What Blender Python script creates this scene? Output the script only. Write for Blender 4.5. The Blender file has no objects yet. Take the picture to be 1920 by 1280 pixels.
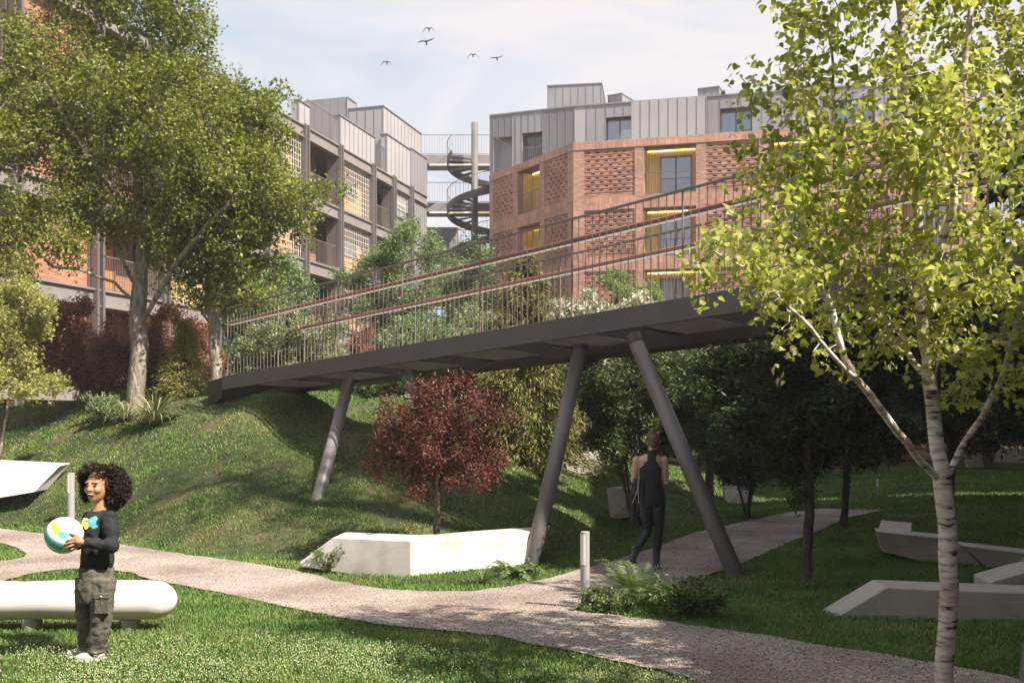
import bpy, bmesh, math, random
import numpy as np
from mathutils import Vector, Matrix
from mathutils.geometry import delaunay_2d_cdt
random.seed(7); RNG = np.random.default_rng(11)
SC = bpy.context.scene; COL = SC.collection
# ---------------------------------------------------------------- camera
CAMH = 1.66; FPX = 1867.0; HOR = 775.0
cd = bpy.data.cameras.new('camera'); cam = bpy.data.objects.new('camera', cd); COL.objects.link(cam)
cam.location = (0, 0, CAMH); cam.rotation_euler = (math.radians(90), 0, 0)
cd.lens = 35.0; cd.sensor_width = 36.0; cd.shift_y = (HOR-640)/1920.0; cd.clip_start = 0.05; cd.clip_end = 3000
SC.camera = cam
SC.render.resolution_x = 1024; SC.render.resolution_y = 682
# ---------------------------------------------------------------- light
SUNV = Vector((0.62, -0.44, 0.86)).normalized()
sl = bpy.data.lights.new('sun', 'SUN'); so = bpy.data.objects.new('sun', sl); COL.objects.link(so)
sl.energy = 5.0; sl.angle = math.radians(0.6); sl.color = (1.0, 0.90, 0.76)
so.rotation_euler = SUNV.to_track_quat('Z', 'Y').to_euler(); so.location = (20, -20, 40)
W = bpy.data.worlds.new("World"); SC.world = W; W.use_nodes = True
nt = W.node_tree; nt.nodes.clear()
def N(t, kind, **kw):
    n = t.nodes.new(kind)
    for k, v in kw.items():
        if k.startswith('i_'):
            key = k[2:]; key = int(key) if key.isdigit() else key.replace('_', ' ')
            n.inputs[key].default_value = v
        else: setattr(n, k, v)
    return n
def L(t, a, b): t.links.new(a, b)
wo = N(nt, 'ShaderNodeOutputWorld'); bg = N(nt, 'ShaderNodeBackground')
sky = N(nt, 'ShaderNodeTexSky', sky_type='NISHITA', sun_disc=False)
sky.sun_elevation = math.asin(SUNV.z); sky.sun_rotation = math.atan2(SUNV.x, SUNV.y)
sky.air_density = 1.0; sky.dust_density = 1.5; sky.ozone_density = 1.2
tc = N(nt, 'ShaderNodeTexCoord'); mp = N(nt, 'ShaderNodeMapping'); mp.inputs['Scale'].default_value = (1.1, 1.1, 4.2)
mp.inputs['Location'].default_value = (0.35, 0.2, 0.1)
nz = N(nt, 'ShaderNodeTexNoise', i_Scale=1.9, i_Detail=7.0, i_Roughness=0.55, i_Distortion=0.5)
rp = N(nt, 'ShaderNodeValToRGB'); rp.color_ramp.elements[0].position = 0.42; rp.color_ramp.elements[1].position = 0.60
rp.color_ramp.elements[0].color = (0, 0, 0, 1); rp.color_ramp.elements[1].color = (1, 1, 1, 1)
mx = N(nt, 'ShaderNodeMix', data_type='RGBA')
cl = N(nt, 'ShaderNodeMix', data_type='RGBA'); cl.inputs['A'].default_value = (4.9, 5.85, 6.9, 1); cl.inputs['B'].default_value = (7.9, 7.4, 7.4, 1)
mx.inputs['Factor'].default_value = 0.86
L(nt, tc.outputs['Generated'], mp.inputs['Vector']); L(nt, mp.outputs[0], nz.inputs['Vector']); L(nt, nz.outputs['Fac'], rp.inputs[0])
L(nt, rp.outputs[0], cl.inputs['Factor']); L(nt, cl.outputs['Result'], mx.inputs['B']); L(nt, sky.outputs[0], mx.inputs['A']); L(nt, mx.outputs['Result'], bg.inputs['Color'])
bg.inputs['Strength'].default_value = 0.062; L(nt, bg.outputs[0], wo.inputs[0])
SC.view_settings.view_transform = 'Standard'; SC.view_settings.look = 'None'
SC.view_settings.exposure = 1.10; SC.view_settings.gamma = 1
SC.render.engine = 'CYCLES'
SC.cycles.max_bounces = 8; SC.cycles.diffuse_bounces = 3; SC.cycles.glossy_bounces = 2; SC.cycles.transmission_bounces = 4
SC.cycles.transparent_max_bounces = 4; SC.cycles.caustics_reflective = False; SC.cycles.caustics_refractive = False
SC.cycles.use_denoising = True
# ---------------------------------------------------------------- terrain function
def sstep(t): t = np.clip(t, 0, 1); return t*t*(3-2*t)
def zbase(x, y):
    x = np.asarray(x, float); y = np.asarray(y, float)
    z = -0.25*sstep((y-6.5)/5.0) + 0.012*np.sin(x*1.3+y*0.7) + 0.01*np.sin(x*0.6-y*1.1)
    z = z + 0.35*sstep((x-5.2)/5)*sstep((y-9)/8)
    return z
FOOT = np.array([(-40,24),(-12,18.4),(-8.6,17.0),(-6.6,15.25),(-4.4,13.55),(-2.9,12.95),(-1.4,12.75),(0.5,12.9),(1.6,14.0),(3.1,16.6),(4.9,20.0),(8,27),(14,45),(30,90)], float)
FPOLY = np.vstack([FOOT, [(30,400),(-400,400),(-400,24)]])
def inside(poly, x, y):
    c = np.zeros(np.shape(x), bool); n = len(poly)
    for i in range(n):
        x1, y1 = poly[i]; x2, y2 = poly[(i+1) % n]
        if y1 == y2: continue
        k = ((y1 > y) != (y2 > y)) & (x < (x2-x1)*(y-y1)/(y2-y1)+x1)
        c ^= k
    return c
def distline(pl, x, y):
    d = np.full(np.shape(x), 1e9)
    for i in range(len(pl)-1):
        ax, ay = pl[i]; bx, by = pl[i+1]; dx, dy = bx-ax, by-ay
        t = np.clip(((x-ax)*dx+(y-ay)*dy)/(dx*dx+dy*dy), 0, 1)
        d = np.minimum(d, np.hypot(x-ax-t*dx, y-ay-t*dy))
    return d
def gz(x, y):
    x = np.asarray(x, float); y = np.asarray(y, float)
    z = zbase(x, y); d = np.where(inside(FPOLY, x, y), distline(FOOT, x, y), 0)
    hm = 2.62 - 0.30*sstep((x+4.6)/2) - 1.30*sstep((x+1.0)/4.5) - 0.5*sstep((-x-8)/5)
    w = 4.9+2.4*sstep((x+5.0)/1.9)+1.0*sstep((-x-8)/4); p = np.clip(d/w, 0, 1); p = 1-(1-p)**1.06; p = p*sstep(d/0.8); p = p-0.06*sstep((p-.8)/.2)
    bump = 0.05*np.sin(x*1.1+0.5*y)*np.cos(y*0.9) + 0.03*np.sin(2.3*x-1.7*y)
    return z + hm*p + bump*sstep(d/2)
def gzf(x, y): return float(gz(x, y))
def P(px, py, Y): return Vector(((px-960)/FPX*Y, Y, CAMH-(py-HOR)/FPX*Y))
_Y = np.arange(4.0, 70.0, 0.02)
def G(px, py, f=gz):
    X = (px-960)/FPX*_Y; Z = CAMH-(py-HOR)/FPX*_Y; g = f(X, _Y); k = np.nonzero(Z <= g)[0]
    k = k[0] if len(k) else len(_Y)-1
    return Vector((X[k], _Y[k], float(g[k])))
def GX(px, Y, dz=0.0):
    x = (px-960)/FPX*Y; return Vector((x, Y, gzf(x, Y)+dz))
# ---------------------------------------------------------------- objects
OFF = {}
def tag(o, label=None, cat=None, group=None, kind=None):
    if label: o['label'] = label
    if cat: o['category'] = cat
    if group: o['group'] = group
    if kind: o['kind'] = kind
    return o
def empty(name, loc, label, cat, group=None):
    o = bpy.data.objects.new(name, None); COL.objects.link(o); o.location = loc; o.empty_display_size = 0.2
    OFF[o.name] = Vector(loc); return tag(o, label, cat, group)
def fast(name, V, F, m, parent=None, loc=None, smooth=False, FL=None):
    """V (n,3) world verts; F list of index lists or (m,k) array"""
    V = np.asarray(V, float)
    off = OFF[parent.name] if parent is not None else Vector(loc if loc is not None else (0, 0, 0))
    V = V - np.array(off)
    me = bpy.data.meshes.new(name)
    if isinstance(F, np.ndarray):
        k = F.shape[1]; me.vertices.add(len(V)); me.vertices.foreach_set('co', V.ravel())
        me.loops.add(F.size); me.loops.foreach_set('vertex_index', F.ravel().astype(np.int32))
        me.polygons.add(len(F)); me.polygons.foreach_set('loop_start', np.arange(0, F.size, k, dtype=np.int32))
        me.update(calc_edges=True)
    else:
        me.from_pydata([tuple(v) for v in V], [], F); me.update()
    if smooth: me.polygons.foreach_set('use_smooth', np.ones(len(me.polygons), bool)); me.update()
    if m: me.materials.append(m)
    o = bpy.data.objects.new(name, me); COL.objects.link(o)
    if parent is not None: o.parent = parent
    elif loc is not None: o.location = loc
    OFF[o.name] = Vector(off)
    return o
class MB:
    def __init__(s): s.v = []; s.f = []
    def add(s, vs, fs):
        n = len(s.v); s.v += [tuple(v) for v in vs]; s.f += [[i+n for i in f] for f in fs]
    def hexa(s, p): s.add(p, [(0,3,2,1),(4,5,6,7),(0,1,5,4),(1,2,6,5),(2,3,7,6),(3,0,4,7)])
    def box(s, a, b):
        x0,y0,z0 = a; x1,y1,z1 = b
        s.hexa([(x0,y0,z0),(x1,y0,z0),(x1,y1,z0),(x0,y1,z0),(x0,y0,z1),(x1,y0,z1),(x1,y1,z1),(x0,y1,z1)])
    def bar(s, a, b, w, h, up=(0,0,1)):
        a = Vector(a); b = Vector(b); d = (b-a).normalized(); u = Vector(up)
        r = d.cross(u)
        if r.length < 1e-4: r = d.cross(Vector((1,0,0)))
        r.normalize(); t = r.cross(d).normalized(); r = r*(w/2); t = t*(h/2)
        s.hexa([a-r-t, a+r-t, b+r-t, b-r-t, a-r+t, a+r+t, b+r+t, b-r+t])
    def fbox(s, fr, u0, u1, d0, d1, z0, z1):
        o, u, n = fr
        q = lambda a, b, z: (o[0]+u[0]*a+n[0]*b, o[1]+u[1]*a+n[1]*b, z)
        # keep outward winding whatever the handedness
        if u[0]*n[1]-u[1]*n[0] > 0: s.hexa([q(u0,d0,z0),q(u1,d0,z0),q(u1,d1,z0),q(u0,d1,z0),q(u0,d0,z1),q(u1,d0,z1),q(u1,d1,z1),q(u0,d1,z1)])
        else: s.hexa([q(u1,d0,z0),q(u0,d0,z0),q(u0,d1,z0),q(u1,d1,z0),q(u1,d0,z1),q(u0,d0,z1),q(u0,d1,z1),q(u1,d1,z1)])
    def tube(s, pts, rad, seg=8, cap=True):
        pts = [Vector(p) for p in pts]; n = len(pts)
        if not hasattr(rad, '__len__'): rad = [rad]*n
        ref = None; b0 = len(s.v)
        for i, p in enumerate(pts):
            d = (pts[min(i+1, n-1)]-pts[max(i-1, 0)]).normalized()
            if ref is None:
                ref = d.cross(Vector((0.12, 0.97, 0.2)));
                if ref.length < 1e-3: ref = d.cross(Vector((1, 0, 0)))
            ref = (ref-d*ref.dot(d)).normalized(); q = d.cross(ref); r = rad[i]
            rx, ry = r if hasattr(r, '__len__') else (r, r)
            for k in range(seg):
                a = 2*math.pi*k/seg; s.v.append(tuple(p+ref*(math.cos(a)*rx)+q*(math.sin(a)*ry)))
        for i in range(n-1):
            for k in range(seg):
                a = b0+i*seg+k; b = b0+i*seg+(k+1) % seg; s.f.append([a, b, b+seg, a+seg])
        if cap: s.f.append([b0+k for k in range(seg)][::-1]); s.f.append([b0+(n-1)*seg+k for k in range(seg)])
    def ell(s, c, r, seg=16, rings=10, rot=None):
        c = Vector(c); b0 = len(s.v); R = rot or Matrix.Identity(3)
        for i in range(rings+1):
            t = math.pi*i/rings
            for k in range(seg):
                a = 2*math.pi*k/seg
                s.v.append(tuple(c+R @ Vector((r[0]*math.sin(t)*math.cos(a), r[1]*math.sin(t)*math.sin(a), r[2]*math.cos(t)))))
        for i in range(rings):
            for k in range(seg):
                a = b0+i*seg+k; b = b0+i*seg+(k+1) % seg; s.f.append([a, a+seg, b+seg, b])
    def rings(s, rs, seg=16, cap=True):
        """rs: (center, rx, ry, yaw) horizontal elliptic rings lofted"""
        b0 = len(s.v)
        for c, rx, ry, yaw in rs:
            for k in range(seg):
                a = 2*math.pi*k/seg; x = rx*math.cos(a); y = ry*math.sin(a)
                s.v.append((c[0]+x*math.cos(yaw)-y*math.sin(yaw), c[1]+x*math.sin(yaw)+y*math.cos(yaw), c[2]))
        for i in range(len(rs)-1):
            for k in range(seg):
                a = b0+i*seg+k; b = b0+i*seg+(k+1) % seg; s.f.append([a, b, b+seg, a+seg])
        if cap: s.f.append([b0+k for k in range(seg)][::-1]); s.f.append([b0+(len(rs)-1)*seg+k for k in range(seg)])
    def build(s, name, m, parent=None, loc=None, smooth=False, bevel=0, kind=None):
        o = fast(name, s.v, s.f, m, parent, loc, smooth)
        if bevel:
            b = o.modifiers.new('bevel', 'BEVEL'); b.width = bevel; b.segments = 2; b.limit_method = 'ANGLE'; b.angle_limit = 0.5
        if kind: o['kind'] = kind
        return o
def remesh(o, vox, smooth=3):
    r = o.modifiers.new('remesh', 'REMESH'); r.mode = 'VOXEL'; r.voxel_size = vox; r.use_smooth_shade = True
    if smooth:
        q = o.modifiers.new('smooth', 'SMOOTH'); q.factor = 0.5; q.iterations = smooth
    return o
def folds(o, strength, size):
    tx = bpy.data.textures.new('cloth_folds', 'CLOUDS'); tx.noise_scale = size; tx.noise_depth = 2
    d = o.modifiers.new('folds', 'DISPLACE'); d.texture = tx; d.strength = strength; d.mid_level = .5; return o
# ---------------------------------------------------------------- materials
def newmat(name):
    m = bpy.data.materials.new(name); m.use_nodes = True; t = m.node_tree; t.nodes.clear()
    o = N(t, 'ShaderNodeOutputMaterial'); b = N(t, 'ShaderNodeBsdfPrincipled'); L(t, b.outputs[0], o.inputs[0]); return m, t, b, o
def c4(c): return (c[0], c[1], c[2], 1)
def mat(name, c, rough=0.6, c2=None, scale=3.0, metal=0.0, bump=0.0, bscale=40.0, spec=0.5, detail=5.0, stretch=None, pos=(0.35, 0.65)):
    m, t, b, o = newmat(name); b.inputs['Base Color'].default_value = c4(c); b.inputs['Roughness'].default_value = rough
    b.inputs['Metallic'].default_value = metal; b.inputs['Specular IOR Level'].default_value = spec
    tcn = N(t, 'ShaderNodeTexCoord'); src = tcn.outputs['Object']
    if stretch:
        mpn = N(t, 'ShaderNodeMapping'); mpn.inputs['Scale'].default_value = stretch; L(t, src, mpn.inputs[0]); src = mpn.outputs[0]
    if c2:
        n = N(t, 'ShaderNodeTexNoise', i_Scale=scale, i_Detail=detail); r = N(t, 'ShaderNodeValToRGB')
        r.color_ramp.elements[0].position = pos[0]; r.color_ramp.elements[1].position = pos[1]
        r.color_ramp.elements[0].color = c4(c); r.color_ramp.elements[1].color = c4(c2)
        L(t, src, n.inputs['Vector']); L(t, n.outputs['Fac'], r.inputs[0]); L(t, r.outputs[0], b.inputs['Base Color'])
    if bump:
        n2 = N(t, 'ShaderNodeTexNoise', i_Scale=bscale, i_Detail=4.0); bp = N(t, 'ShaderNodeBump', i_Strength=bump, i_Distance=0.01 if bump < .99 else .05)
        L(t, src, n2.inputs['Vector']); L(t, n2.outputs['Fac'], bp.inputs['Height']); L(t, bp.outputs[0], b.inputs['Normal'])
    return m
def emat(name, c, s, base=(0.8, 0.8, 0.8)):
    m, t, b, o = newmat(name); b.inputs['Base Color'].default_value = c4(base); b.inputs['Emission Color'].default_value = c4(c); b.inputs['Emission Strength'].default_value = s; return m
def wallvec(t):
    """(distance along the wall, height) for any upright face"""
    g = N(t, 'ShaderNodeNewGeometry'); cr = N(t, 'ShaderNodeVectorMath', operation='CROSS_PRODUCT'); cr.inputs[0].default_value = (0, 0, 1)
    nm = N(t, 'ShaderNodeVectorMath', operation='NORMALIZE'); dt = N(t, 'ShaderNodeVectorMath', operation='DOT_PRODUCT')
    L(t, g.outputs['True Normal'], cr.inputs[1]); L(t, cr.outputs[0], nm.inputs[0]); L(t, nm.outputs[0], dt.inputs[0]); L(t, g.outputs['Position'], dt.inputs[1])
    sp = N(t, 'ShaderNodeSeparateXYZ'); L(t, g.outputs['Position'], sp.inputs[0]); cb = N(t, 'ShaderNodeCombineXYZ')
    L(t, dt.outputs['Value'], cb.inputs[0]); L(t, sp.outputs[2], cb.inputs[1]); return cb.outputs[0]
def brickmat(name, c1, c2, mortar, bw, bh, ms=0.012, off=0.5, bump=0.6):
    m, t, b, o = newmat(name); v = wallvec(t)
    br = N(t, 'ShaderNodeTexBrick', offset=off); br.inputs['Color1'].default_value = c4(c1); br.inputs['Color2'].default_value = c4(c2); br.inputs['Mortar'].default_value = c4(mortar)
    br.inputs['Scale'].default_value = 1.0; br.inputs['Brick Width'].default_value = bw; br.inputs['Row Height'].default_value = bh; br.inputs['Mortar Size'].default_value = ms; br.inputs['Bias'].default_value = -0.1
    br.inputs['Mortar Smooth'].default_value = 0.2
    L(t, v, br.inputs['Vector']); nz_ = N(t, 'ShaderNodeTexNoise', i_Scale=0.9, i_Detail=6.0); hs = N(t, 'ShaderNodeHueSaturation')
    mr = N(t, 'ShaderNodeMapRange'); mr.inputs['From Min'].default_value = 0.3; mr.inputs['From Max'].default_value = 0.7; mr.inputs['To Min'].default_value = 0.75; mr.inputs['To Max'].default_value = 1.2
    L(t, v, nz_.inputs['Vector']); L(t, nz_.outputs['Fac'], mr.inputs[0]); L(t, mr.outputs[0], hs.inputs['Value']); L(t, br.outputs['Color'], hs.inputs['Color']); L(t, hs.outputs[0], b.inputs['Base Color'])
    bp = N(t, 'ShaderNodeBump', i_Strength=bump, i_Distance=0.012, invert=True); L(t, br.outputs['Fac'], bp.inputs['Height']); L(t, bp.outputs[0], b.inputs['Normal']); b.inputs['Roughness'].default_value = 0.85
    return m
def woodmat(name, c1, c2, board=0.14, gap=(0.05, 0.02, 0.01)):
    m, t, b, o = newmat(name); v = wallvec(t)
    br = N(t, 'ShaderNodeTexBrick', offset=0.0); br.inputs['Color1'].default_value = c4(c1); br.inputs['Color2'].default_value = c4(c2); br.inputs['Mortar'].default_value = c4(gap)
    br.inputs['Scale'].default_value = 1.0; br.inputs['Brick Width'].default_value = board; br.inputs['Row Height'].default_value = 9.0; br.inputs['Mortar Size'].default_value = 0.006
    mpn = N(t, 'ShaderNodeMapping'); mpn.inputs['Scale'].default_value = (22, 1.5, 1); n = N(t, 'ShaderNodeTexNoise', i_Scale=1.0, i_Detail=5.0)
    L(t, v, br.inputs['Vector']); L(t, v, mpn.inputs[0]); L(t, mpn.outputs[0], n.inputs['Vector']); hs = N(t, 'ShaderNodeHueSaturation'); mr = N(t, 'ShaderNodeMapRange')
    mr.inputs['To Min'].default_value = 0.6; mr.inputs['To Max'].default_value = 1.35; L(t, n.outputs['Fac'], mr.inputs[0]); L(t, mr.outputs[0], hs.inputs['Value'])
    L(t, br.outputs['Color'], hs.inputs['Color']); L(t, hs.outputs[0], b.inputs['Base Color']); b.inputs['Roughness'].default_value = 0.55; return m
def leafmat(name, cols, tr=0.35, rough=0.45, tcol=None):
    m, t, b, o = newmat(name); g = N(t, 'ShaderNodeNewGeometry'); r = N(t, 'ShaderNodeValToRGB')
    e = r.color_ramp.elements; n = len(cols)
    e[0].color = c4(cols[0]); e[1].color = c4(cols[-1])
    for i in range(1, n-1): q = e.new(i/(n-1)); q.color = c4(cols[i])
    L(t, g.outputs['Random Per Island'], r.inputs[0]); L(t, r.outputs[0], b.inputs['Base Color']); b.inputs['Roughness'].default_value = rough; b.inputs['Specular IOR Level'].default_value = 0.35
    if tr > 0:
        ts = N(t, 'ShaderNodeBsdfTranslucent'); ms = N(t, 'ShaderNodeMixShader'); ms.inputs[0].default_value = tr
        mc = N(t, 'ShaderNodeMix', data_type='RGBA', blend_type='MULTIPLY'); mc.inputs['Factor'].default_value = 1.0; mc.inputs['B'].default_value = c4(tcol or (1.6, 1.5, 0.5))
        L(t, r.outputs[0], mc.inputs['A']); L(t, mc.outputs['Result'], ts.inputs['Color']); L(t, b.outputs[0], ms.inputs[1]); L(t, ts.outputs[0], ms.inputs[2]); L(t, ms.outputs[0], o.inputs[0])
    return m
M = {}
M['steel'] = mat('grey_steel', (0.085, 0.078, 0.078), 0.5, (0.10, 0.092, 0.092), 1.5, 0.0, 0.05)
M['column'] = mat('column_steel', (0.17, 0.155, 0.155), 0.42, (0.205, 0.19, 0.19), 2.0)
M['dark'] = mat('dark_steel', (0.02, 0.02, 0.02), 0.6)
M['frame'] = mat('facade_steel', (0.23, 0.205, 0.205), 0.5, (0.27, 0.24, 0.24), 1.0)
M['fcol'] = mat('facade_column', (0.13, 0.115, 0.115), 0.5, (0.16, 0.14, 0.14), 1.0)
M['clad'] = mat('zinc_cladding', (0.26, 0.25, 0.27), 0.42, (0.32, 0.305, 0.32), 0.5, 0.15)
M['cladlight'] = mat('pale_cladding', (0.34, 0.325, 0.335), 0.5, (0.40, 0.38, 0.385), 0.5)
M['cladseam'] = mat('zinc_seam', (0.22, 0.21, 0.23), 0.45)
M['cladd'] = mat('dark_zinc_cladding', (0.17, 0.165, 0.18), 0.38, (0.21, 0.20, 0.215), 0.5, 0.15)
M['brick'] = brickmat('brick', (0.46, 0.20, 0.13), (0.62, 0.355, 0.26), (0.36, 0.26, 0.225), 0.22, 0.068)
M['brickwarm'] = brickmat('warm_brick', (0.42, 0.16, 0.09), (0.56, 0.28, 0.18), (0.30, 0.18, 0.13), 0.22, 0.068)
M['soldier'] = brickmat('brick_soldier', (0.50, 0.235, 0.155), (0.64, 0.38, 0.28), (0.30, 0.20, 0.17), 0.075, 0.30, 0.010, 0.0)
M['screen'] = brickmat('brick_screen', (0.36, 0.14, 0.09), (0.60, 0.32, 0.22), (0.28, 0.18, 0.15), 0.22, 0.068)
M['wood'] = woodmat('golden_wood', (0.86, 0.55, 0.15), (0.90, 0.62, 0.22))
M['woodd'] = woodmat('red_wood', (0.58, 0.21, 0.06), (0.66, 0.28, 0.09))
M['glass'] = mat('window_glass', (0.10, 0.12, 0.15), 0.06, spec=1.0)
M['glass'].node_tree.nodes['Principled BSDF'].inputs['Metallic'].default_value = 0.55
M['glass'].node_tree.nodes['Principled BSDF'].inputs['Base Color'].default_value = (0.30, 0.32, 0.38, 1)
M['white'] = mat('white_metal', (0.72, 0.69, 0.67), 0.5)
M['led'] = emat('led_strip', (1.0, 0.88, 0.72), 0.10)
M['glow'] = emat('warm_lamp', (1.0, 0.72, 0.26), 5.0)
M['rail'] = mat('rail_brown', (0.25, 0.095, 0.06), 0.45, (0.31, 0.13, 0.085), 3)
M['bal'] = mat('baluster_steel', (0.20, 0.165, 0.15), 0.45)
M['concrete'] = mat('pale_concrete', (0.46, 0.43, 0.395), 0.8, (0.66, 0.635, 0.60), 3.5, 0, 0.35, 90, detail=12.0, pos=(.25, .55))
M['concrete2'] = mat('grey_concrete', (0.38, 0.345, 0.31), 0.8, (0.46, 0.42, 0.385), 4.5, 0, 0.35, 90, detail=12.0, pos=(.3, .6))
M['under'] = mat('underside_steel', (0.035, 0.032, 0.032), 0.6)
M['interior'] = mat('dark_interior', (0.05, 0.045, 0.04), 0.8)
# ================================================================= ground
def gridline(parts):
    out = []
    for a, b, s in parts: out += list(np.arange(a, b, s))
    return np.array(out+[parts[-1][1]])
gxs = gridline([(-600,-100,100),(-100,-30,10),(-30,-14,1.0),(-14,12,0.16),(12,30,1.0),(30,100,10),(100,600,100)])
gys = gridline([(-60,0,10),(0,3,1),(3,30,0.16),(30,60,1.0),(60,140,10),(140,800,110)])
GXm, GYm = np.meshgrid(gxs, gys); GZm = gz(GXm, GYm)
nx, ny = len(gxs), len(gys)
ii = (np.arange(ny-1)[:, None]*nx+np.arange(nx-1)[None, :]).ravel()
def groundmat():
    m, t, b, o = newmat('lawn_soil'); g = N(t, 'ShaderNodeNewGeometry')
    n1 = N(t, 'ShaderNodeTexNoise', i_Scale=0.8, i_Detail=6.0, i_Roughness=0.65); n2 = N(t, 'ShaderNodeTexNoise', i_Scale=22.0, i_Detail=5.0)
    r1 = N(t, 'ShaderNodeValToRGB'); e = r1.color_ramp.elements; e[0].position = 0.44; e[0].color = (0.035, 0.05, 0.012, 1); e[1].position = 0.68; e[1].color = (0.13, 0.11, 0.055, 1)
    r2 = N(t, 'ShaderNodeValToRGB'); r2.color_ramp.elements[0].color = (0.5, 0.5, 0.5, 1); r2.color_ramp.elements[1].color = (1.2, 1.2, 1.1, 1)
    mxx = N(t, 'ShaderNodeMix', data_type='RGBA', blend_type='MULTIPLY'); mxx.inputs['Factor'].default_value = 1
    L(t, g.outputs['Position'], n1.inputs['Vector']); L(t, g.outputs['Position'], n2.inputs['Vector']); L(t, n1.outputs['Fac'], r1.inputs[0]); L(t, n2.outputs['Fac'], r2.inputs[0])
    L(t, r1.outputs[0], mxx.inputs['A']); L(t, r2.outputs[0], mxx.inputs['B']); L(t, mxx.outputs['Result'], b.inputs['Base Color']); b.inputs['Roughness'].default_value = 0.95
    bp = N(t, 'ShaderNodeBump', i_Strength=0.8, i_Distance=0.03); L(t, n2.outputs['Fac'], bp.inputs['Height']); L(t, bp.outputs[0], b.inputs['Normal']); return m
ground = fast('ground', np.stack([GXm.ravel(), GYm.ravel(), GZm.ravel()], 1), np.stack([ii, ii+1, ii+1+nx, ii+nx], 1), groundmat(), smooth=True)
tag(ground, 'green lawn ground rising to a mound on the left', kind='structure')
# ---- path (traced edge as points on the ground)
def Gb(px, py): v = G(px, py, zbase); return (v.x, v.y)
upL = [(-420,962),(-150,978),(0,993),(150,1010),(260,1028),(350,1042),(460,1056),(560,1073),(640,1094),(730,1108),(800,1112),(880,1111),(960,1102),(1030,1086),(1090,1069),(1180,1045),(1245,1022),(1300,1001),(1390,980),(1480,962),(1540,955),(1660,957)]
upR = [(1640,962),(1595,970),(1560,985),(1500,1010),(1440,1037),(1385,1060),(1320,1082),(1240,1105),(1160,1125),(1085,1143),(1075,1148),(1120,1153),(1200,1163),(1320,1179),(1430,1196),(1530,1213),(1640,1229),(1760,1250),(1900,1275),(2060,1310),(2400,1390)]
low = [(1560,1400),(1400,1320),(1290,1275),(1150,1242),(1060,1222),(1000,1212),(930,1196),(850,1186),(770,1181),(700,1172),(620,1158),(560,1146),(480,1128),(400,1110),(330,1098),(268,1086),(245,1076),(190,1069),(120,1069),(60,1078),(0,1092),(-200,1120),(-500,1150)]
pathpts = []
for pl in (upL, upR, low):
    w = [Gb(*q) for q in pl]
    for i in range(len(w)-1):
        a = np.array(w[i]); b = np.array(w[i+1]); k = max(1, int(np.hypot(*(b-a))/0.12))
        for j in range(k):
            q = a+(b-a)*j/k; nrm = np.array([-(b-a)[1], (b-a)[0]])/max(1e-6, np.hypot(*(b-a)))
            pathpts.append(tuple(q+nrm*0.018*RNG.normal()))
    pathpts.append(w[-1])
PATH = np.array(pathpts)
tip = [(-60,1012),(0,1019),(30,1028),(50,1040),(44,1047),(20,1052),(-60,1060)]     # grass island at the left edge
TIP = np.array([Gb(*q) for q in tip])
bx0, by0 = PATH.min(0); bx1, by1 = PATH.max(0)
gx_, gy_ = np.meshgrid(np.arange(bx0, bx1, 0.35), np.arange(by0, by1, 0.35)); gx_ = gx_.ravel(); gy_ = gy_.ravel()
kk = inside(PATH, gx_, gy_) & ~inside(TIP, gx_, gy_)
allp = [Vector(p) for p in PATH]+[Vector(p) for p in TIP]+[Vector((a, b)) for a, b in zip(gx_[kk], gy_[kk])]
e1 = [(i, (i+1) % len(PATH)) for i in range(len(PATH))]; b0 = len(PATH); e2 = [(b0+i, b0+(i+1) % len(TIP)) for i in range(len(TIP))]
vo, _, fo, _, _, _ = delaunay_2d_cdt(allp, e1+e2, [], 0, 1e-5)
va = np.array([tuple(v) for v in vo]); tri = np.array([f for f in fo if len(f) == 3]); cen = va[tri].mean(1)
tri = tri[inside(PATH, cen[:, 0], cen[:, 1]) & ~inside(TIP, cen[:, 0], cen[:, 1])]
def gravelmat():
    m, t, b, o = newmat('gravel'); g = N(t, 'ShaderNodeNewGeometry'); vo_ = N(t, 'ShaderNodeTexVoronoi', i_Scale=75.0)
    n1 = N(t, 'ShaderNodeTexNoise', i_Scale=1.2, i_Detail=5.0); n2 = N(t, 'ShaderNodeTexNoise', i_Scale=45.0, i_Detail=5.0, i_Roughness=0.7)
    r1 = N(t, 'ShaderNodeValToRGB'); e = r1.color_ramp.elements; e[0].position = 0.35; e[0].color = (0.36, 0.295, 0.26, 1); e[1].position = 0.66; e[1].color = (0.60, 0.54, 0.49, 1)
    r2 = N(t, 'ShaderNodeValToRGB'); e = r2.color_ramp.elements; e[0].position = 0.32; e[0].color = (0.35, 0.30, 0.28, 1); e[1].position = 0.62; e[1].color = (1.15, 1.12, 1.1, 1)
    hs = N(t, 'ShaderNodeMix', data_type='RGBA', blend_type='MULTIPLY'); hs.inputs['Factor'].default_value = 1; h2 = N(t, 'ShaderNodeMix', data_type='RGBA', blend_type='MULTIPLY'); h2.inputs['Factor'].default_value = 0.35
    for n in (vo_, n1, n2): L(t, g.outputs['Position'], n.inputs['Vector'])
    L(t, n1.outputs['Fac'], r1.inputs[0]); L(t, n2.outputs['Fac'], r2.inputs[0]); L(t, r1.outputs[0], hs.inputs['A']); L(t, r2.outputs[0], hs.inputs['B'])
    L(t, hs.outputs['Result'], h2.inputs['A']); L(t, vo_.outputs['Color'], h2.inputs['B']); L(t, h2.outputs['Result'], b.inputs['Base Color']); b.inputs['Roughness'].default_value = 0.95
    bp = N(t, 'ShaderNodeBump', i_Strength=1.0, i_Distance=0.012); L(t, vo_.outputs['Distance'], bp.inputs['Height']); L(t, bp.outputs[0], b.inputs['Normal']); return m
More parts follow.
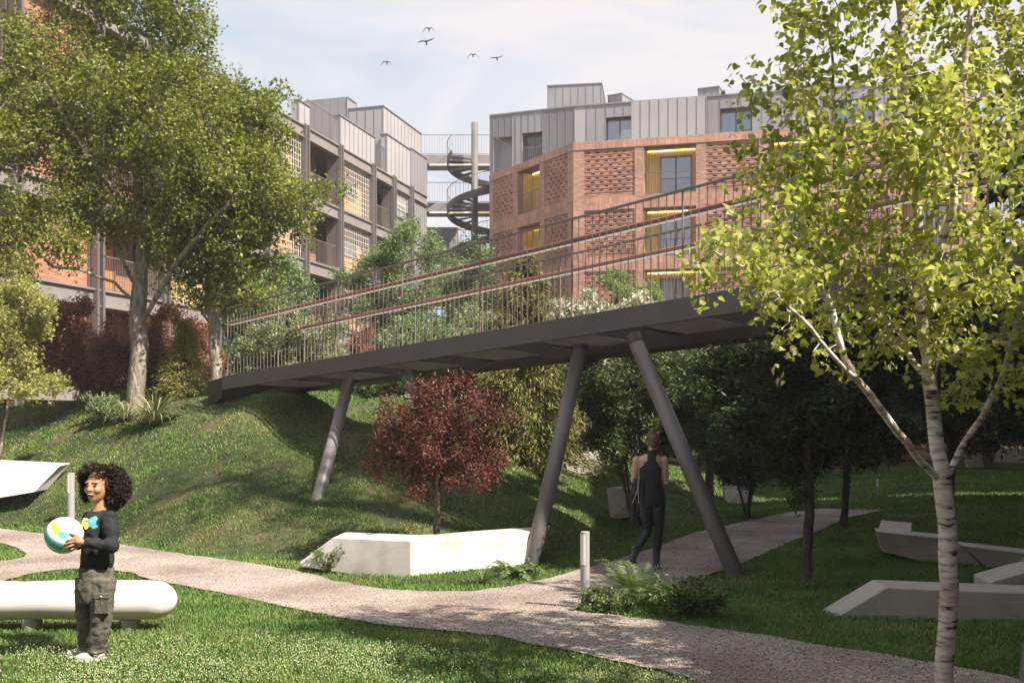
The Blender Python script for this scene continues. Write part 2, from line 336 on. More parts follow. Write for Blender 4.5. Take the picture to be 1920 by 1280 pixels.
path = fast('path', np.column_stack([va, zbase(va[:, 0], va[:, 1])+0.02]), tri, gravelmat(), smooth=True)
tag(path, 'pale gravel path forking round the lawn', kind='structure')
def onpath(x, y): return inside(PATH, x, y) & ~inside(TIP, x, y)
# ---- vectorised leaf / blade writer
def frames(d, roll):
    d = d/np.maximum(1e-9, np.linalg.norm(d, axis=1, keepdims=True)); up = np.tile([0.0, 0.0, 1.0], (len(d), 1))
    s = np.cross(up, d); ln = np.linalg.norm(s, axis=1, keepdims=True); s = np.where(ln < 1e-3, [1.0, 0, 0], s/np.maximum(ln, 1e-9)); n = np.cross(d, s)
    c, q = np.cos(roll)[:, None], np.sin(roll)[:, None]; return d, s*c+n*q, -s*q+n*c
def scatter(name, pos, d, roll, size, TV, TF, m, parent=None, loc=None, width=None):
    a, b, c = frames(d, roll); TV = np.asarray(TV, float); k = len(TV); n = len(pos); sz = size[:, None, None]
    w = (width if width is not None else np.ones(n))[:, None, None]
    V = pos[:, None, :]+sz*(TV[None, :, 0:1]*a[:, None, :]+w*TV[None, :, 1:2]*b[:, None, :]+TV[None, :, 2:3]*c[:, None, :])
    TF = np.asarray(TF); F = (TF[None, :, :]+(np.arange(n)*k)[:, None, None]).reshape(-1, TF.shape[1])
    return fast(name, V.reshape(-1, 3), F, m, parent, loc)
def blades(name, n, xr, yr, dens_fall, h, w, m, label, keep=None, bend=0.5, seed=3):
    R = np.random.default_rng(seed)
    u = R.random(n); y0, y1 = yr; p = dens_fall
    y = y0*(y1/y0)**u if p == 1 else y0+(y1-y0)*u
    x = R.uniform(xr[0], xr[1], n)*np.maximum(1.0, 0)*(y if p == 1 else 1)
    if keep is not None: k = keep(x, y, R); x = x[k]; y = y[k]
    n = len(x); z = gz(x, y); az = R.uniform(0, 2*np.pi, n); hh = h*R.uniform(0.5, 1.25, n)*(1+0.035*np.maximum(0, y-8)); ww = w*(0.6+0.09*y)*R.uniform(0.7, 1.3, n)
    ln = bend*R.uniform(0.1, 1.3, n); dx = np.cos(az)*ln; dy = np.sin(az)*ln; px_, py_ = -np.sin(az), np.cos(az)
    B = np.stack([x, y, z-0.01], 1); S = np.stack([px_*ww/2, py_*ww/2, 0*x], 1)
    mid = B+np.stack([dx*hh*0.3, dy*hh*0.3, hh*0.6], 1); tipv = B+np.stack([dx*hh, dy*hh, hh*0.95], 1)
    V = np.stack([B-S, B+S, mid+S*0.8, tipv, mid-S*0.8], 1).reshape(-1, 3); i = (np.arange(n)*5)[:, None]
    F = i+np.array([0, 1, 2, 4])[None]; F2 = i+np.array([4, 2, 3, 3])[None]
    # triangles only
    T = np.concatenate([i+np.array([[0, 1, 2]]), i+np.array([[0, 2, 4]]), i+np.array([[4, 2, 3]])])
    o = fast(name, V, T, m); return tag(o, label, 'grass', kind='stuff')
M['grass'] = leafmat('grass_blade', [(0.06, 0.135, 0.024), (0.105, 0.20, 0.04), (0.155, 0.25, 0.055), (0.30, 0.30, 0.12)], 0.25, 0.55, (1.3, 1.4, 0.5))
def tint_grass():
    m = M['grass']; t = m.node_tree; r = [n for n in t.nodes if n.type == 'VALTORGB'][0]; g = [n for n in t.nodes if n.type == 'NEW_GEOMETRY'][0]
    n = N(t, 'ShaderNodeTexNoise', i_Scale=0.9, i_Detail=8.0, i_Roughness=.65); a = N(t, 'ShaderNodeMath', operation='MULTIPLY_ADD'); a.inputs[1].default_value = 2.6; a.inputs[2].default_value = -1.05
    b = N(t, 'ShaderNodeMath', operation='MULTIPLY_ADD', use_clamp=True); b.inputs[1].default_value = .45; L(t, g.outputs['Position'], n.inputs['Vector']); L(t, n.outputs['Fac'], a.inputs[0]); L(t, g.outputs['Random Per Island'], b.inputs[0]); L(t, a.outputs[0], b.inputs[2]); L(t, b.outputs[0], r.inputs[0])
tint_grass()
def lownoise(x, y):
    return (np.sin(1.7*x+0.6*y+1)+np.sin(-1.1*x+2.1*y)+np.sin(0.7*x-1.3*y+2)+0.8*np.sin(3.1*x+2.7*y)+0.7*np.sin(5.3*x-4.1*y))/4.5
def keep_lawn(x, y, R):
    k = ~onpath(x, y); d = inside(FPOLY, x, y)
    bare = (lownoise(x, y)+.35*lownoise(3.1*x+4, 3.3*y) > 0.34) & d & (distline(FOOT, x, y) < 7.0)
    return k & ~(bare & (R.random(len(x)) < 0.80))
blades('lawn_grass', 330000, (-0.62, 0.62), (4.6, 12.5), 1, 0.045, 0.0052, M['grass'], 'short mown grass of the lawn along the path', keep_lawn, 0.7, 5)
blades('mound_grass', 330000, (-0.62, 0.62), (12.5, 27), 1, 0.04, 0.0065, M['grass'], 'grass with bare patches covering the mound', keep_lawn, 0.7, 6)
# tiny pale blossoms in the foreground lawn
def clover():
    R = np.random.default_rng(9); n = 60000; y = R.uniform(4.7, 7.6, n); x = R.uniform(-0.56, 0.3, n)*y
    k = ~onpath(x, y); pyy = HOR+(CAMH)*FPX/y; pxx = 960+FPX*x/y
    dens = sstep((pyy-1165)/70)*np.clip(0.55+lownoise(x*2.2, y*2.2+3)*1.1, 0.02, 1); dens *= np.where(pxx < 300, sstep((pyy-1190)/60), 1)
    dens *= sstep(((HOR+CAMH*FPX/y) - (1150+np.maximum(0, pxx-300)*0.115))/30)
    k &= R.random(n) < dens*0.6; x = x[k]; y = y[k]; n = len(x); z = gz(x, y)+R.uniform(0.03, 0.075, n)
    a = R.uniform(0, 6.28, n); d = np.stack([np.cos(a)*0.6, np.sin(a)*0.6, R.uniform(0.3, 1, n)], 1)
    TV = [(1, 0, 0), (-1, 0, 0), (0, 1, 0), (0, -1, 0), (0, 0, 1), (0, 0, -1)]; TF = [(0,2,4),(2,1,4),(1,3,4),(3,0,4),(2,0,5),(1,2,5),(3,1,5),(0,3,5)]
    o = scatter('clover_blossom', np.stack([x, y, z], 1), d, a, R.uniform(0.0025, 0.0060, n), TV, TF, leafmat('clover', [(0.42, 0.46, 0.24), (0.52, 0.54, 0.34), (0.34, 0.40, 0.16)], 0)); tag(o, 'tiny creamy white blossoms dotted through the foreground lawn', 'flowers', kind='stuff')
clover()
def gravel():
    R = np.random.default_rng(10); n = 60000; y = 5*(16/5)**R.random(n); x = R.uniform(-0.56, 0.56, n)*y; k = onpath(x, y); x = x[k]; y = y[k]; n = len(x)
    TV = [(1, 0, 0), (-.9, .2, 0), (0, .8, .1), (.1, -.9, 0), (0, 0, .7), (0, 0, -.5)]; TF = [(0,2,4),(2,1,4),(1,3,4),(3,0,4),(2,0,5),(1,2,5),(3,1,5),(0,3,5)]
    a = R.uniform(0, 6.28, n); d = np.stack([np.cos(a), np.sin(a), 0*a], 1)
    o = scatter('gravel_stones', np.stack([x, y, zbase(x, y)+0.022], 1), d, R.uniform(-.4, .4, n), R.uniform(0.003, 0.011, n), TV, TF, leafmat('pebble', [(0.12, 0.085, 0.07), (0.42, 0.34, 0.30), (0.55, 0.47, 0.43), (0.30, 0.22, 0.19)], 0, 0.9)); tag(o, 'loose small stones scattered over the gravel path', 'gravel', kind='stuff')
gravel()

def fallen():
    R = np.random.default_rng(12); n = 700; y = 5.2*(14/5.2)**R.random(n); x = R.uniform(-0.5, 0.52, n)*y; a = R.uniform(0, 6.28, n); d = np.stack([np.cos(a), np.sin(a), R.uniform(-.1, .25, n)], 1)
    TV = [(0,0,0),(.3,.3,.06),(1,0,-.02),(.3,-.3,.06)]; TF = [(0,1,2),(0,2,3)]
    o = scatter('fallen_leaves', np.stack([x, y, gz(x, y)+np.where(onpath(x, y), .028, .05)], 1), d, R.uniform(-.5, .5, n), R.uniform(.012, .03, n), TV, TF, leafmat('fallen_leaf', [(.16,.09,.04), (.30,.20,.08), (.10,.06,.03), (.26,.24,.08)], 0, .8)); tag(o, 'small dry leaves fallen on the path and lawn', 'leaves', kind='stuff')
fallen()
# ================================================================= footbridge
BW = 1.83
N0 = Vector((-5.63, 19.4, 2.39)); DV = Vector((8.1, -7.8, 0)).normalized(); PV = Vector((-DV.y, DV.x, 0)); PV = PV if PV.y > 0 else -PV
SL = 0.0625; S0, S1 = -0.05, 19.5
def B(s, w, z=0): return N0+DV*s+PV*w+Vector((0, 0, SL*s+z))
br = empty('footbridge', B(0, BW/2, -0.3), 'long dark steel ramp bridge with slanted round legs rising to the right', 'footbridge')
m = MB()
for w in (0.0, BW-0.06): m.hexa([B(S0,w,-.26), B(S1,w,-.29), B(S1,w+.06,-.29), B(S0,w+.06,-.26), B(S0,w,0), B(S1,w,0), B(S1,w+.06,0), B(S0,w+.06,0)])
m.build('edge_beam', M['steel'], br, bevel=0.006)
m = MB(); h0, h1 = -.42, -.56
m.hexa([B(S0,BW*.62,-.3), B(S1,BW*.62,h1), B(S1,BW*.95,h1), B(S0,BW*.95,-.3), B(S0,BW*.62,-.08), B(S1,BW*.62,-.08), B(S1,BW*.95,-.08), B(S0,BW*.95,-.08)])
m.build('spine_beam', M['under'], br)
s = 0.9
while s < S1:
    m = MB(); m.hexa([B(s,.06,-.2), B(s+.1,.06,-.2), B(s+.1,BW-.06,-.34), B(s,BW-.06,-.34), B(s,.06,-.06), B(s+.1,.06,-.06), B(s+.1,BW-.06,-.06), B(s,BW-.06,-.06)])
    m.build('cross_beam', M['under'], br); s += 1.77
m = MB(); s = 0.05
while s < S1-0.05:
    m.hexa([B(s,.06,-.10), B(s+.007,.06,-.10), B(s+.007,BW-.06,-.10), B(s,BW-.06,-.10), B(s,.06,-.015), B(s+.007,.06,-.015), B(s+.007,BW-.06,-.015), B(s,BW-.06,-.015)]); s += 0.062
for k in range(9):
    w = .15+k*.19; m.hexa([B(0.05,w,-.046), B(S1-.1,w,-.046), B(S1-.1,w+.01,-.046), B(0.05,w+.01,-.046), B(0.05,w,-.019), B(S1-.1,w,-.019), B(S1-.1,w+.01,-.019), B(0.05,w+.01,-.019)])
m.build('grating', M['white'], br, kind='stuff')
s = 1.05
while s < S1-1.2:
    m = MB()
    for k in range(15):
        q_ = s+.1+k*.06; m.hexa([B(q_,.08,-.262), B(q_+.034,.08,-.262), B(q_+.034,BW*.6,-.30), B(q_,BW*.6,-.30), B(q_,.08,-.245), B(q_+.034,.08,-.245), B(q_+.034,BW*.6,-.283), B(q_,BW*.6,-.283)])
    m.build('soffit_grille', M['cladlight'], br); s += 1.77
m = MB(); m.hexa([B(-.75,.1,-.6), B(-.05,.0,-.42), B(-.05,BW,-.42), B(-.75,BW-.1,-.6), B(-.75,.1,-.05), B(-.05,.0,-.02), B(-.05,BW,-.02), B(-.75,BW-.1,-.05)]); m.build('abutment', M['dark'], br)
RH = 1.3
for w, nm in ((0.03, 'near'), (BW-0.03, 'far')):
    m = MB(); m.bar(B(0.1,w,RH), B(S1,w,RH), .04, .024); tr = m.build('top_rail', M['bal'], br)
    inn = .07 if w < 1 else -.07
    m = MB(); m.tube([B(0.1,w+inn,RH*.79), B(S1,w+inn,RH*.79)], .033, 8); hr = m.build('handrail', M['rail'], br)
    m = MB(); m.bar(B(0.1,w+inn,RH*.79-.042), B(S1,w+inn,RH*.79-.042), .03, .018); m.build('light_strip', M['led'], br)
    m = MB(); s = 0.12; i = 0
    while s < S1:
        m.bar(B(s,w,-.02), B(s,w,RH), .0072, .0072, DV); s += 0.117; i += 1
    m.build('rail_infill', M['bal'], br, kind='stuff')
    m = MB(); s = 0.12
    while s < S1:
        m.bar(B(s,w,-.1), B(s,w,RH), .018, .014, DV); m.bar(B(s,w,RH*.79-.03), B(s,w+inn,RH*.79-.03), .014, .014); s += 1.755
    m.build('post_row', M['bal'], br, kind='stuff')
foots = [((655,700),G(582,956)), ((757,698),None), ((1090,640),Vector(Gb(987,1062)).to_3d()), ((1188,642),Vector(Gb(1400,1085)).to_3d()), (None,None)]
def centre(px):
    r = (px-960)/FPX; Y = (13.85+1.25)/(1+r); return Vector((r*Y, Y, 0))
def deckz(v): return 2.39-.28+SL*((Vector((v.x, v.y, 0))-Vector((N0.x, N0.y, 0))).dot(DV))
tops = [centre(655), centre(757), centre(1090), centre(1188)]
t3 = tops[2]-tops[1]; 
feet = [foots[0][1], GX(868, 16.3), foots[2][1], foots[3][1]]
tops += [Vector((5.57, 9.53, 0)), tops[3]+(tops[3]-tops[1])*1.15]
f5 = Vector((4.98-.95, 7.9, 0)); feet += [Vector((3.0, 5.78, 0)), tops[5]+(feet[3]-tops[3])]
for t_, f_ in zip(tops, feet):
    t_ = Vector((t_.x, t_.y, deckz(t_))); zf = gzf(f_.x, f_.y)-.25; f_ = Vector((f_.x, f_.y, zf)); m = MB(); m.tube([f_, t_], .103, 24); m.build('column', M['column'], br, smooth=True)
    m = MB(); m.tube([t_-(t_-f_).normalized()*.12, t_+Vector((0, 0, .02))], .107, 20); m.build('column_cap', M['steel'], br)
# ================================================================= buildings
def seams(mb, fr, u0, u1, d, z0, z1, step=0.5, w=0.022, dp=0.022):
    n = max(1, round((u1-u0)/step))
    for i in range(n+1): u = u0+(u1-u0)*i/n; mb.fbox(fr, u-w/2, u+w/2, d-.01, d+dp, z0, z1)
def cladbox(name, fr, u0, u1, d0, d1, z0, z1, parent, step=.5, mt='clad', sides=True):
    m = MB(); m.fbox(fr, u0, u1, d0, d1, z0, z1); o = m.build(name, M[mt], parent)
    m = MB(); seams(m, fr, u0+.02, u1-.02, d1, z0, z1-.01, step)
    if sides:
        o2, u2, n2 = fr; f2 = ((o2[0]+u2[0]*u0+n2[0]*d0, o2[1]+u2[1]*u0+n2[1]*d0), n2, (-u2[0], -u2[1])); seams(m, f2, 0.02, d1-d0-.02, 0, z0, z1-.01, step)
        f3 = ((o2[0]+u2[0]*u1+n2[0]*d0, o2[1]+u2[1]*u1+n2[1]*d0), n2, (u2[0], u2[1])); seams(m, f3, 0.02, d1-d0-.02, 0, z0, z1-.01, step)
    m.fbox(fr, u0-.04, u1+.04, d0-.04, d1+.05, z1, z1+.06); m.build('seam', M['cladseam'], o); return o
def railing(fr, u0, u1, d, z0, parent, h=1.05, step=.11, mt='bal', ends=0):
    m = MB(); m.fbox(fr, u0, u1, d-.02, d+.02, z0+h-.03, z0+h); m.fbox(fr, u0, u1, d-.015, d+.015, z0+.06, z0+.09)
    n = int((u1-u0)/step)
    for i in range(n+1): u = u0+(u1-u0)*i/max(1, n); m.fbox(fr, u-.008, u+.008, d-.008, d+.008, z0, z0+h-.03)
    return m.build('railing', M[mt], parent)
def window(fr, u0, u1, d, z0, z1, parent, fm='bal', gm='glass', mull=1, ft=.07):
    m = MB(); m.fbox(fr, u0, u1, d, d+.06, z1-ft, z1); m.fbox(fr, u0, u1, d, d+.06, z0, z0+ft); m.fbox(fr, u0, u0+ft, d, d+.06, z0+ft, z1-ft); m.fbox(fr, u1-ft, u1, d, d+.06, z0+ft, z1-ft)
    for k in range(mull): u = u0+(u1-u0)*(k+1)/(mull+1); m.fbox(fr, u-ft*.6, u+ft*.6, d, d+.055, z0+ft, z1-ft)
    w = m.build('window', M[fm], parent); gm = random.choice(['glass', 'glass', 'glassc', 'glassd']) if gm == 'glass' else gm; m = MB(); m.fbox(fr, u0+ft*.5, u1-ft*.5, d+.01, d+.03, z0+ft*.5, z1-ft*.5); m.build('pane', M[gm], w); return w
M['glassd'] = mat('dark_glass', (0.03, 0.035, 0.045), 0.08, spec=1.0)
M['glassc'] = woodmat('curtained_glass', (0.42, 0.40, 0.38), (0.34, 0.33, 0.33), .09, (.20, .19, .19)); M['glassc'].node_tree.nodes['Principled BSDF'].inputs['Roughness'].default_value = .15
# ---------------- brick building on the right
bb = empty('brick_building', (3.05, 49.5, 0.5), 'red brick apartment block with perforated brick panels and grey metal top storey', 'building')
ca = math.hypot(.637, 1); FL_ = ((3.05, 49.5), (-.637/ca, 1/ca), (-1/ca, -.637/ca))     # left face, u away from the corner
cb_ = math.hypot(.97, .238); FR_ = ((3.05, 49.5), (.97/cb_, -.238/cb_), (-.238/cb_, -.97/cb_))
ZT = 15.1; tops_ = [14.72, 11.70, 8.68, 5.66, 2.64]; PH = 2.36
def holes_panel(fr, u0, u1, z0, z1, rev):
    """perforated brickwork: alternate courses have gaps through to a dark void"""
    m = MB(); rows = int(round((z1-z0)/.0695)); rh = (z1-z0)/rows; pit = .44
    for r in range(rows):
        a = z0+r*rh; b = a+rh
        if r % 3 == 1 and 1 < r < rows-2:
            u = u0; off = ((r//3) % 2)*pit/2+.12; g = []
            x = u0+off
            while x+.2 < u1-.05: g.append((x, x+.19)); x += pit
            c = u0
            for (p, q) in g: m.fbox(fr, c, p, -.17, -.05, a, b); c = q
            m.fbox(fr, c, u1, -.17, -.05, a, b)
        else:
            j = -.05 if r % 3 != 0 else -.035
            m.fbox(fr, u0, u1, -.17, j, a, b)
    return m.build('brick_screen', M['screen'], bb)
def loggia(fr, u0, u1, z0, z1, depth, par, k, back='wood', side='wood', wu=(.38, .9), rail=True, lamp=True):
    m = MB(); m.fbox(fr, u0, u1, -depth-.12, -depth, z0, z1); m.fbox(fr, u0-.1, u0-.002, -depth, -.35, z0, z1); m.fbox(fr, u1+.002, u1+.1, -depth, -.35, z0, z1); lo = m.build('wood_lining', M[back], par)
    m = MB(); m.fbox(fr, u0, u1, -depth, -.02, z1-.03, z1+.05); m.build('soffit', M['woodd'], par)
    m = MB(); m.fbox(fr, u0, u1, -depth, -.01, z0-.12, z0); m.build('balcony_floor', M['fcol'], par)
    a = u0+(u1-u0)*wu[0]; b = u0+(u1-u0)*wu[1]; window(fr, a, b, -depth+.01, z0+.02, z1-.35, par, 'fcol')
    if rail: railing(fr, u0+.02, u1-.02, -.12, z0, par, 1.1)
    if lamp:
        m = MB(); m.fbox(fr, u0+.1, u1-.1, -depth+.02, -depth+.05, z1-.055, z1-.04); m.build('light_strip', M['glow'], par)
def brickface(fr, bays, length):
    pr = MB(); sp = MB(); edges = []
    for kind, a, b in bays: edges.append((a, b))
    piers = []; c = 0
    for a, b in edges: piers.append((c, a)); c = b
    piers.append((c, length))
    for a, b in piers: pr.fbox(fr, a, b, -.4, 0, -.5, ZT-.38)
    pr.build('brick_pier', M['brick'], bb)
    for i, zt in enumerate([ZT+2.0]+tops_):
        z0 = ZT-.38 if i == 0 else zt-PH-.66; z1 = ZT if i == 0 else zt-PH
        if i == 0: z0 = ZT-.38
        for (a, b) in ([(0, length)] if i == 0 else edges): m = MB(); m.fbox(fr, a, b, -.4, .004 if i else .03, z0, z1); m.build('brick_band', M['soldier'], bb)
    for kind, a, b in bays:
        for k, zt in enumerate(tops_[:4]):
            if kind == 'P': holes_panel(fr, a, b, zt-PH, zt, k)
            else: loggia(fr, a, b, zt-PH, zt, .95, bb, k, wu=(.28, .9) if fr is FR_ else (.12, .55))
brickface(FL_, [('P', .46, 2.54), ('L', 2.98, 5.14), ('P', 5.6, 7.62)], 8.04)
brickface(FR_, [('P', .54, 3.05), ('L', 3.49, 6.01), ('P', 6.47, 8.95), ('L', 9.4, 11.9), ('P', 12.35, 14.85), ('L', 15.3, 17.8)], 19.0)
# dark void and core behind the screens
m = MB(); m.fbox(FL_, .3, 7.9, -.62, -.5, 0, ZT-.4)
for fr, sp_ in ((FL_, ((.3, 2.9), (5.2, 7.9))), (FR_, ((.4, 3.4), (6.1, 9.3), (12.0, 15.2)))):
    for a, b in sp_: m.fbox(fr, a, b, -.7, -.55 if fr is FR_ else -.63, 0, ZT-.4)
q = lambda u, d: (FR_[0][0]+FR_[1][0]*u+FR_[2][0]*d, FR_[0][1]+FR_[1][1]*u+FR_[2][1]*d)
def prism(m, poly, z0, z1):
    n = len(poly); m.add([(p[0], p[1], z0) for p in poly]+[(p[0], p[1], z1) for p in poly], [list(range(n))[::-1], list(range(n, 2*n))]+[(i, (i+1) % n, n+(i+1) % n, n+i) for i in range(n)])
ql = lambda u, d: (FL_[0][0]+FL_[1][0]*u+FL_[2][0]*d, FL_[0][1]+FL_[1][1]*u+FL_[2][1]*d)
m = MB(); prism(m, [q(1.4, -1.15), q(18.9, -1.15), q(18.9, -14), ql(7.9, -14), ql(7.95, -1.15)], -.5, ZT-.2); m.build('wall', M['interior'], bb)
m = MB(); prism(m, [q(.1, -.1), q(18.95, -.1), q(18.95, -14), ql(8.0, -14), ql(7.95, -.1)], ZT-.2, ZT-.02); m.build('roof_deck', M['fcol'], bb)
m = MB(); eF = (q(18.7, -.4), FR_[2], FR_[1]);  m.fbox(((q(19.0, 0)[0], q(19.0, 0)[1]), (-FR_[2][0], -FR_[2][1]), FR_[1]), .41, 14, -.3, 0, -.5, ZT); m.build('end_wall', M['brick'], bb)
# grey metal storey: left part (two cladding planes with tall openings) and set back right part
ZM = 18.45
zc = [ (0.0, None) ]
def wallpiece(mb, fr, u0, u1, d, z0, z1, t=.15): mb.fbox(fr, u0, u1, d-t, d, z0, z1)
MFL = (ql(8.04, 0), (-FL_[1][0], -FL_[1][1]), FL_[2])            # u runs from the far left end to the corner
def cpiece(fr, u0, u1, d, z0, z1, mt='clad', step=.42, nm='metal_cladding'):
    m = MB(); wallpiece(m, fr, u0, u1, d, z0, z1); o = m.build(nm, M[mt], bb); m = MB(); seams(m, fr, u0+.015, u1-.015, d, z0, z1-.005, step, .02, .022); m.build('seam', M['cladseam'], o); return o
# plane along left face, pixels 918..1075
v0 = P(918, 218, 56.3); v1 = P(1077, 208, 54.6)
MA = ((v0.x, v0.y), None, None); du = Vector((v1.x-v0.x, v1.y-v0.y)); Lm = du.length; du.normalize(); FM = ((v0.x, v0.y), (du.x, du.y), (du.y, -du.x))
sc_ = Lm/159.0
def um(px): return (px-918)*sc_
for a, b, z0, z1 in ((918, 925, ZT, ZM), (925, 961, 17.5, ZM), (961, 968, ZT, ZM), (968, 980, ZT, ZM), (980, 1018, 17.6, ZM), (1018, 1077, ZT, ZM)): cpiece(FM, um(a), um(b), 0 if a != 968 else .003, z0-.3, z1, 'cladd' if a > 1000 or a < 930 else 'clad')
window(FM, um(980), um(1018), -.5, ZT, 17.3, bb, 'fcol', 'glass', 1); window(FM, um(925), um(961), -1.2, ZT, 17.2, bb, 'fcol', 'glass', 1)
m = MB(); m.fbox(FM, um(919), um(1076), -9, -.6, ZT, ZM-.1); m.build('wall', M['clad'], bb)
m = MB(); m.fbox(FM, um(918), um(1077), -9, .05, ZM, ZM+.08); m.build('roof_edge', M['cladseam'], bb)
m = MB(); a = B0 = None
m.bar((v0.x+du.x*um(962), v0.y+du.y*um(962), 16.5), (v0.x+du.x*um(925), v0.y+du.y*um(925), 17.35), .03, .04); m.build('brace', M['bal'], bb)
railing(FM, um(980), um(1018), -.02, ZT, bb, 1.4)
v2 = P(1077, 208, 54.6); r2 = P(1845, 155, 50.3); dr = Vector((FR_[1][0], FR_[1][1])); FQ = ((v2.x, v2.y), (dr.x, dr.y), FR_[2])
def uq(px):
    r = (px-960)/FPX; return (r*v2.y-v2.x)/(dr.x-r*dr.y)
for a, b, z0, mt in ((1077, 1100, ZT, 'cladlight'), (1100, 1136, ZT, 'clad'), (1136, 1186, 17.75, 'clad'), (1186, 1326, ZT, 'cladlight'), (1326, 1350, ZT, 'clad'), (1350, 1410, 17.8, 'clad'), (1410, 1560, ZT, 'clad'), (1560, 1640, 17.8, 'clad'), (1640, 1832, ZT, 'clad')):
    cpiece(FQ, uq(a), uq(b), .6 if a == 1186 else 0, z0, ZM if a != 1186 else ZM-.12, mt, .5)
for a, b in ((1136, 1186), (1350, 1410), (1560, 1640)): window(FQ, uq(a), uq(b), -.4, ZT, 17.7, bb, 'fcol', 'glass', 1)
m = MB(); m.fbox(FQ, .2, uq(1832), -8, -.6, ZT, ZM-.1); m.build('wall', M['clad'], bb)
m = MB(); m.fbox(FQ, 0, uq(1832), -8, .06, ZM, ZM+.08); m.build('roof_edge', M['cladseam'], bb)
def roofbox(px0, px1, pytop, Y, depth, mt='clad', side_px=None, z0=18.5):
    a = P(px0, pytop, Y); b = P(px1, pytop, Y*.992); d = Vector((b.x-a.x, b.y-a.y)); ln = d.length; d.normalize(); fr = ((a.x, a.y), (d.x, d.y), (d.y, -d.x))
    return cladbox('roof_box', fr, 0, ln, -depth, 0, z0, a.z, bb, .45, mt)
roofbox(1027, 1128, 162, 58, 7); roofbox(1140, 1166, 181, 60, 2.5); roofbox(1309, 1348, 168, 57, 2.0); roofbox(1500, 1560, 165, 57, 2.5); roofbox(1724, 1830, 150, 51.5, 5, z0=ZT)
M['woodo'] = woodmat('orange_wood', (0.74, 0.36, 0.10), (0.80, 0.44, 0.14))
# ---------------- terraced steel-frame building on the left
X47 = -8.2
fn = math.hypot(.29, 1); UA = (.29/fn, 1/fn); NA = (1/fn, -.29/fn)
FA = ((X47-.29*47, 0.0), UA, NA)
def ua(px): r = (px-960)/FPX; Y = (X47-.29*47)/(r-.29); return Y*fn
ab = empty('terrace_building', (-8.2, 47, 0.5), 'stepped apartment block with grey steel frame, timber screens and zinc roof boxes', 'building')
LV = [14.24, 11.3, 8.4, 5.5, 2.6]; BT = .5
cuts = [(None,'G')]*0+[(567,'L'),(632,'G'),(694,'L'),(733,'W'),(766,'C'),(797,None)]
uu = [ua(p) for p, _ in cuts]; kinds = [k for _, k in cuts]
for k_ in ('G', 'L', 'G', 'L', 'B', 'L', 'G', 'L', 'G'): uu.insert(0, uu[0]-3.35); kinds.insert(0, k_)
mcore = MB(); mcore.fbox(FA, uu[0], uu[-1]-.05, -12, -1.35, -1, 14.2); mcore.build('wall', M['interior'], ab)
for i, zt in enumerate(LV):
    m = MB(); m.fbox(FA, uu[0], uu[-1], -2.0, .12, zt-BT, zt-.06); m.fbox(FA, uu[0], uu[-1], -2.0, .2, zt-.06, zt); m.fbox(FA, uu[0], uu[-1], -2.0, .2, zt-BT-.05, zt-BT); m.build('floor_beam', M['frame'], ab)
for i, u in enumerate(uu[:-1]):
    m = MB()
    for s_ in (-.13, .13): m.fbox(FA, u+s_-.05, u+s_+.05, .05, .28, -1, LV[0]+.05)
    m.fbox(FA, u-.2, u+.2, -.45, .0, -1, LV[0]-.1); m.build('column', M['fcol'], ab)
def gridscreen(u0, u1, z0, z1, d=.02, step=.2, nz=None):
    m = MB(); n = max(3, round((u1-u0)/.21)); k = max(3, round((z1-z0)/.27))
    for i in range(n+1): u = u0+(u1-u0)*i/n; m.fbox(FA, u-.009, u+.009, d-.012, d+.012, z0, z1)
    for i in range(k+1): z = z0+(z1-z0)*i/k; m.fbox(FA, u0, u1, d-.014, d+.010, z-.009, z+.009)
    return m.build('grid_screen', M['white'], ab)
for i in range(len(uu)-1):
    k = kinds[i]; u0, u1 = uu[i]+.21, uu[i+1]-.21
    for j in range(4):
        z0 = LV[j+1]; z1 = LV[j]-BT-.05
        if k == 'G':
            m = MB(); m.fbox(FA, u0, u1, -.5, -.4, z0, z1); m.build('wood_wall', M['woodo'] if (i+j) % 3 else M['woodd'], ab)
            window(FA, u0+(u1-u0)*.18, u0+(u1-u0)*.78, -.395, z0+.95, z1-.55, ab, 'fcol', 'glass', 2, .06); gridscreen(u0, u1, z0+.03, z1-.03)
        elif k == 'L':
            m = MB(); m.fbox(FA, u0-.2, u1+.2, -1.2, -1.1, z0, z1); m.build('brick_wall', M['brickwarm'], ab)
            m = MB(); m.fbox(FA, u0-.2, u1+.2, -1.1, .04, z1-.04, z1-.003); m.build('soffit', M['woodd'], ab)
            m = MB(); a = u0+(u1-u0)*.35; b = a+1.0; b = min(b, u1-.1); m.fbox(FA, a, b, -1.09, -1.03, z0, z0+2.15); dr_ = m.build('door', M['woodd'], ab)
            m = MB(); m.fbox(FA, a-.06, a, -1.09, -.98, z0, z0+2.2); m.fbox(FA, b, b+.06, -1.09, -.98, z0, z0+2.2); m.fbox(FA, a-.06, b+.06, -1.09, -.98, z0+2.2, z0+2.27); m.build('door_frame', M['fcol'], dr_)
            railing(FA, u0-.1, u1+.1, .02, z0, ab, 1.1, .12)
        elif k == 'B':
            m = MB(); m.fbox(FA, u0, u1, -.5, -.08, z0, z1); m.build('brick_wall', M['brickwarm'], ab)
        elif k == 'W':
            m = MB(); m.fbox(FA, u0, u1, -.5, -.08, z0, z1); m.build('white_panel', M['cladlight'], ab); window(FA, u0+.25, u1-.35, -.07, z0+1.0, z1-.7, ab, 'fcol', 'glass', 1); gridscreen(u0, u1, z1-.9, z1-.05)
        else: cladbox('metal_cladding', FA, u0-.1, u1+.28, -1.2, .06, z0, z1, ab, .3, 'clad', True)
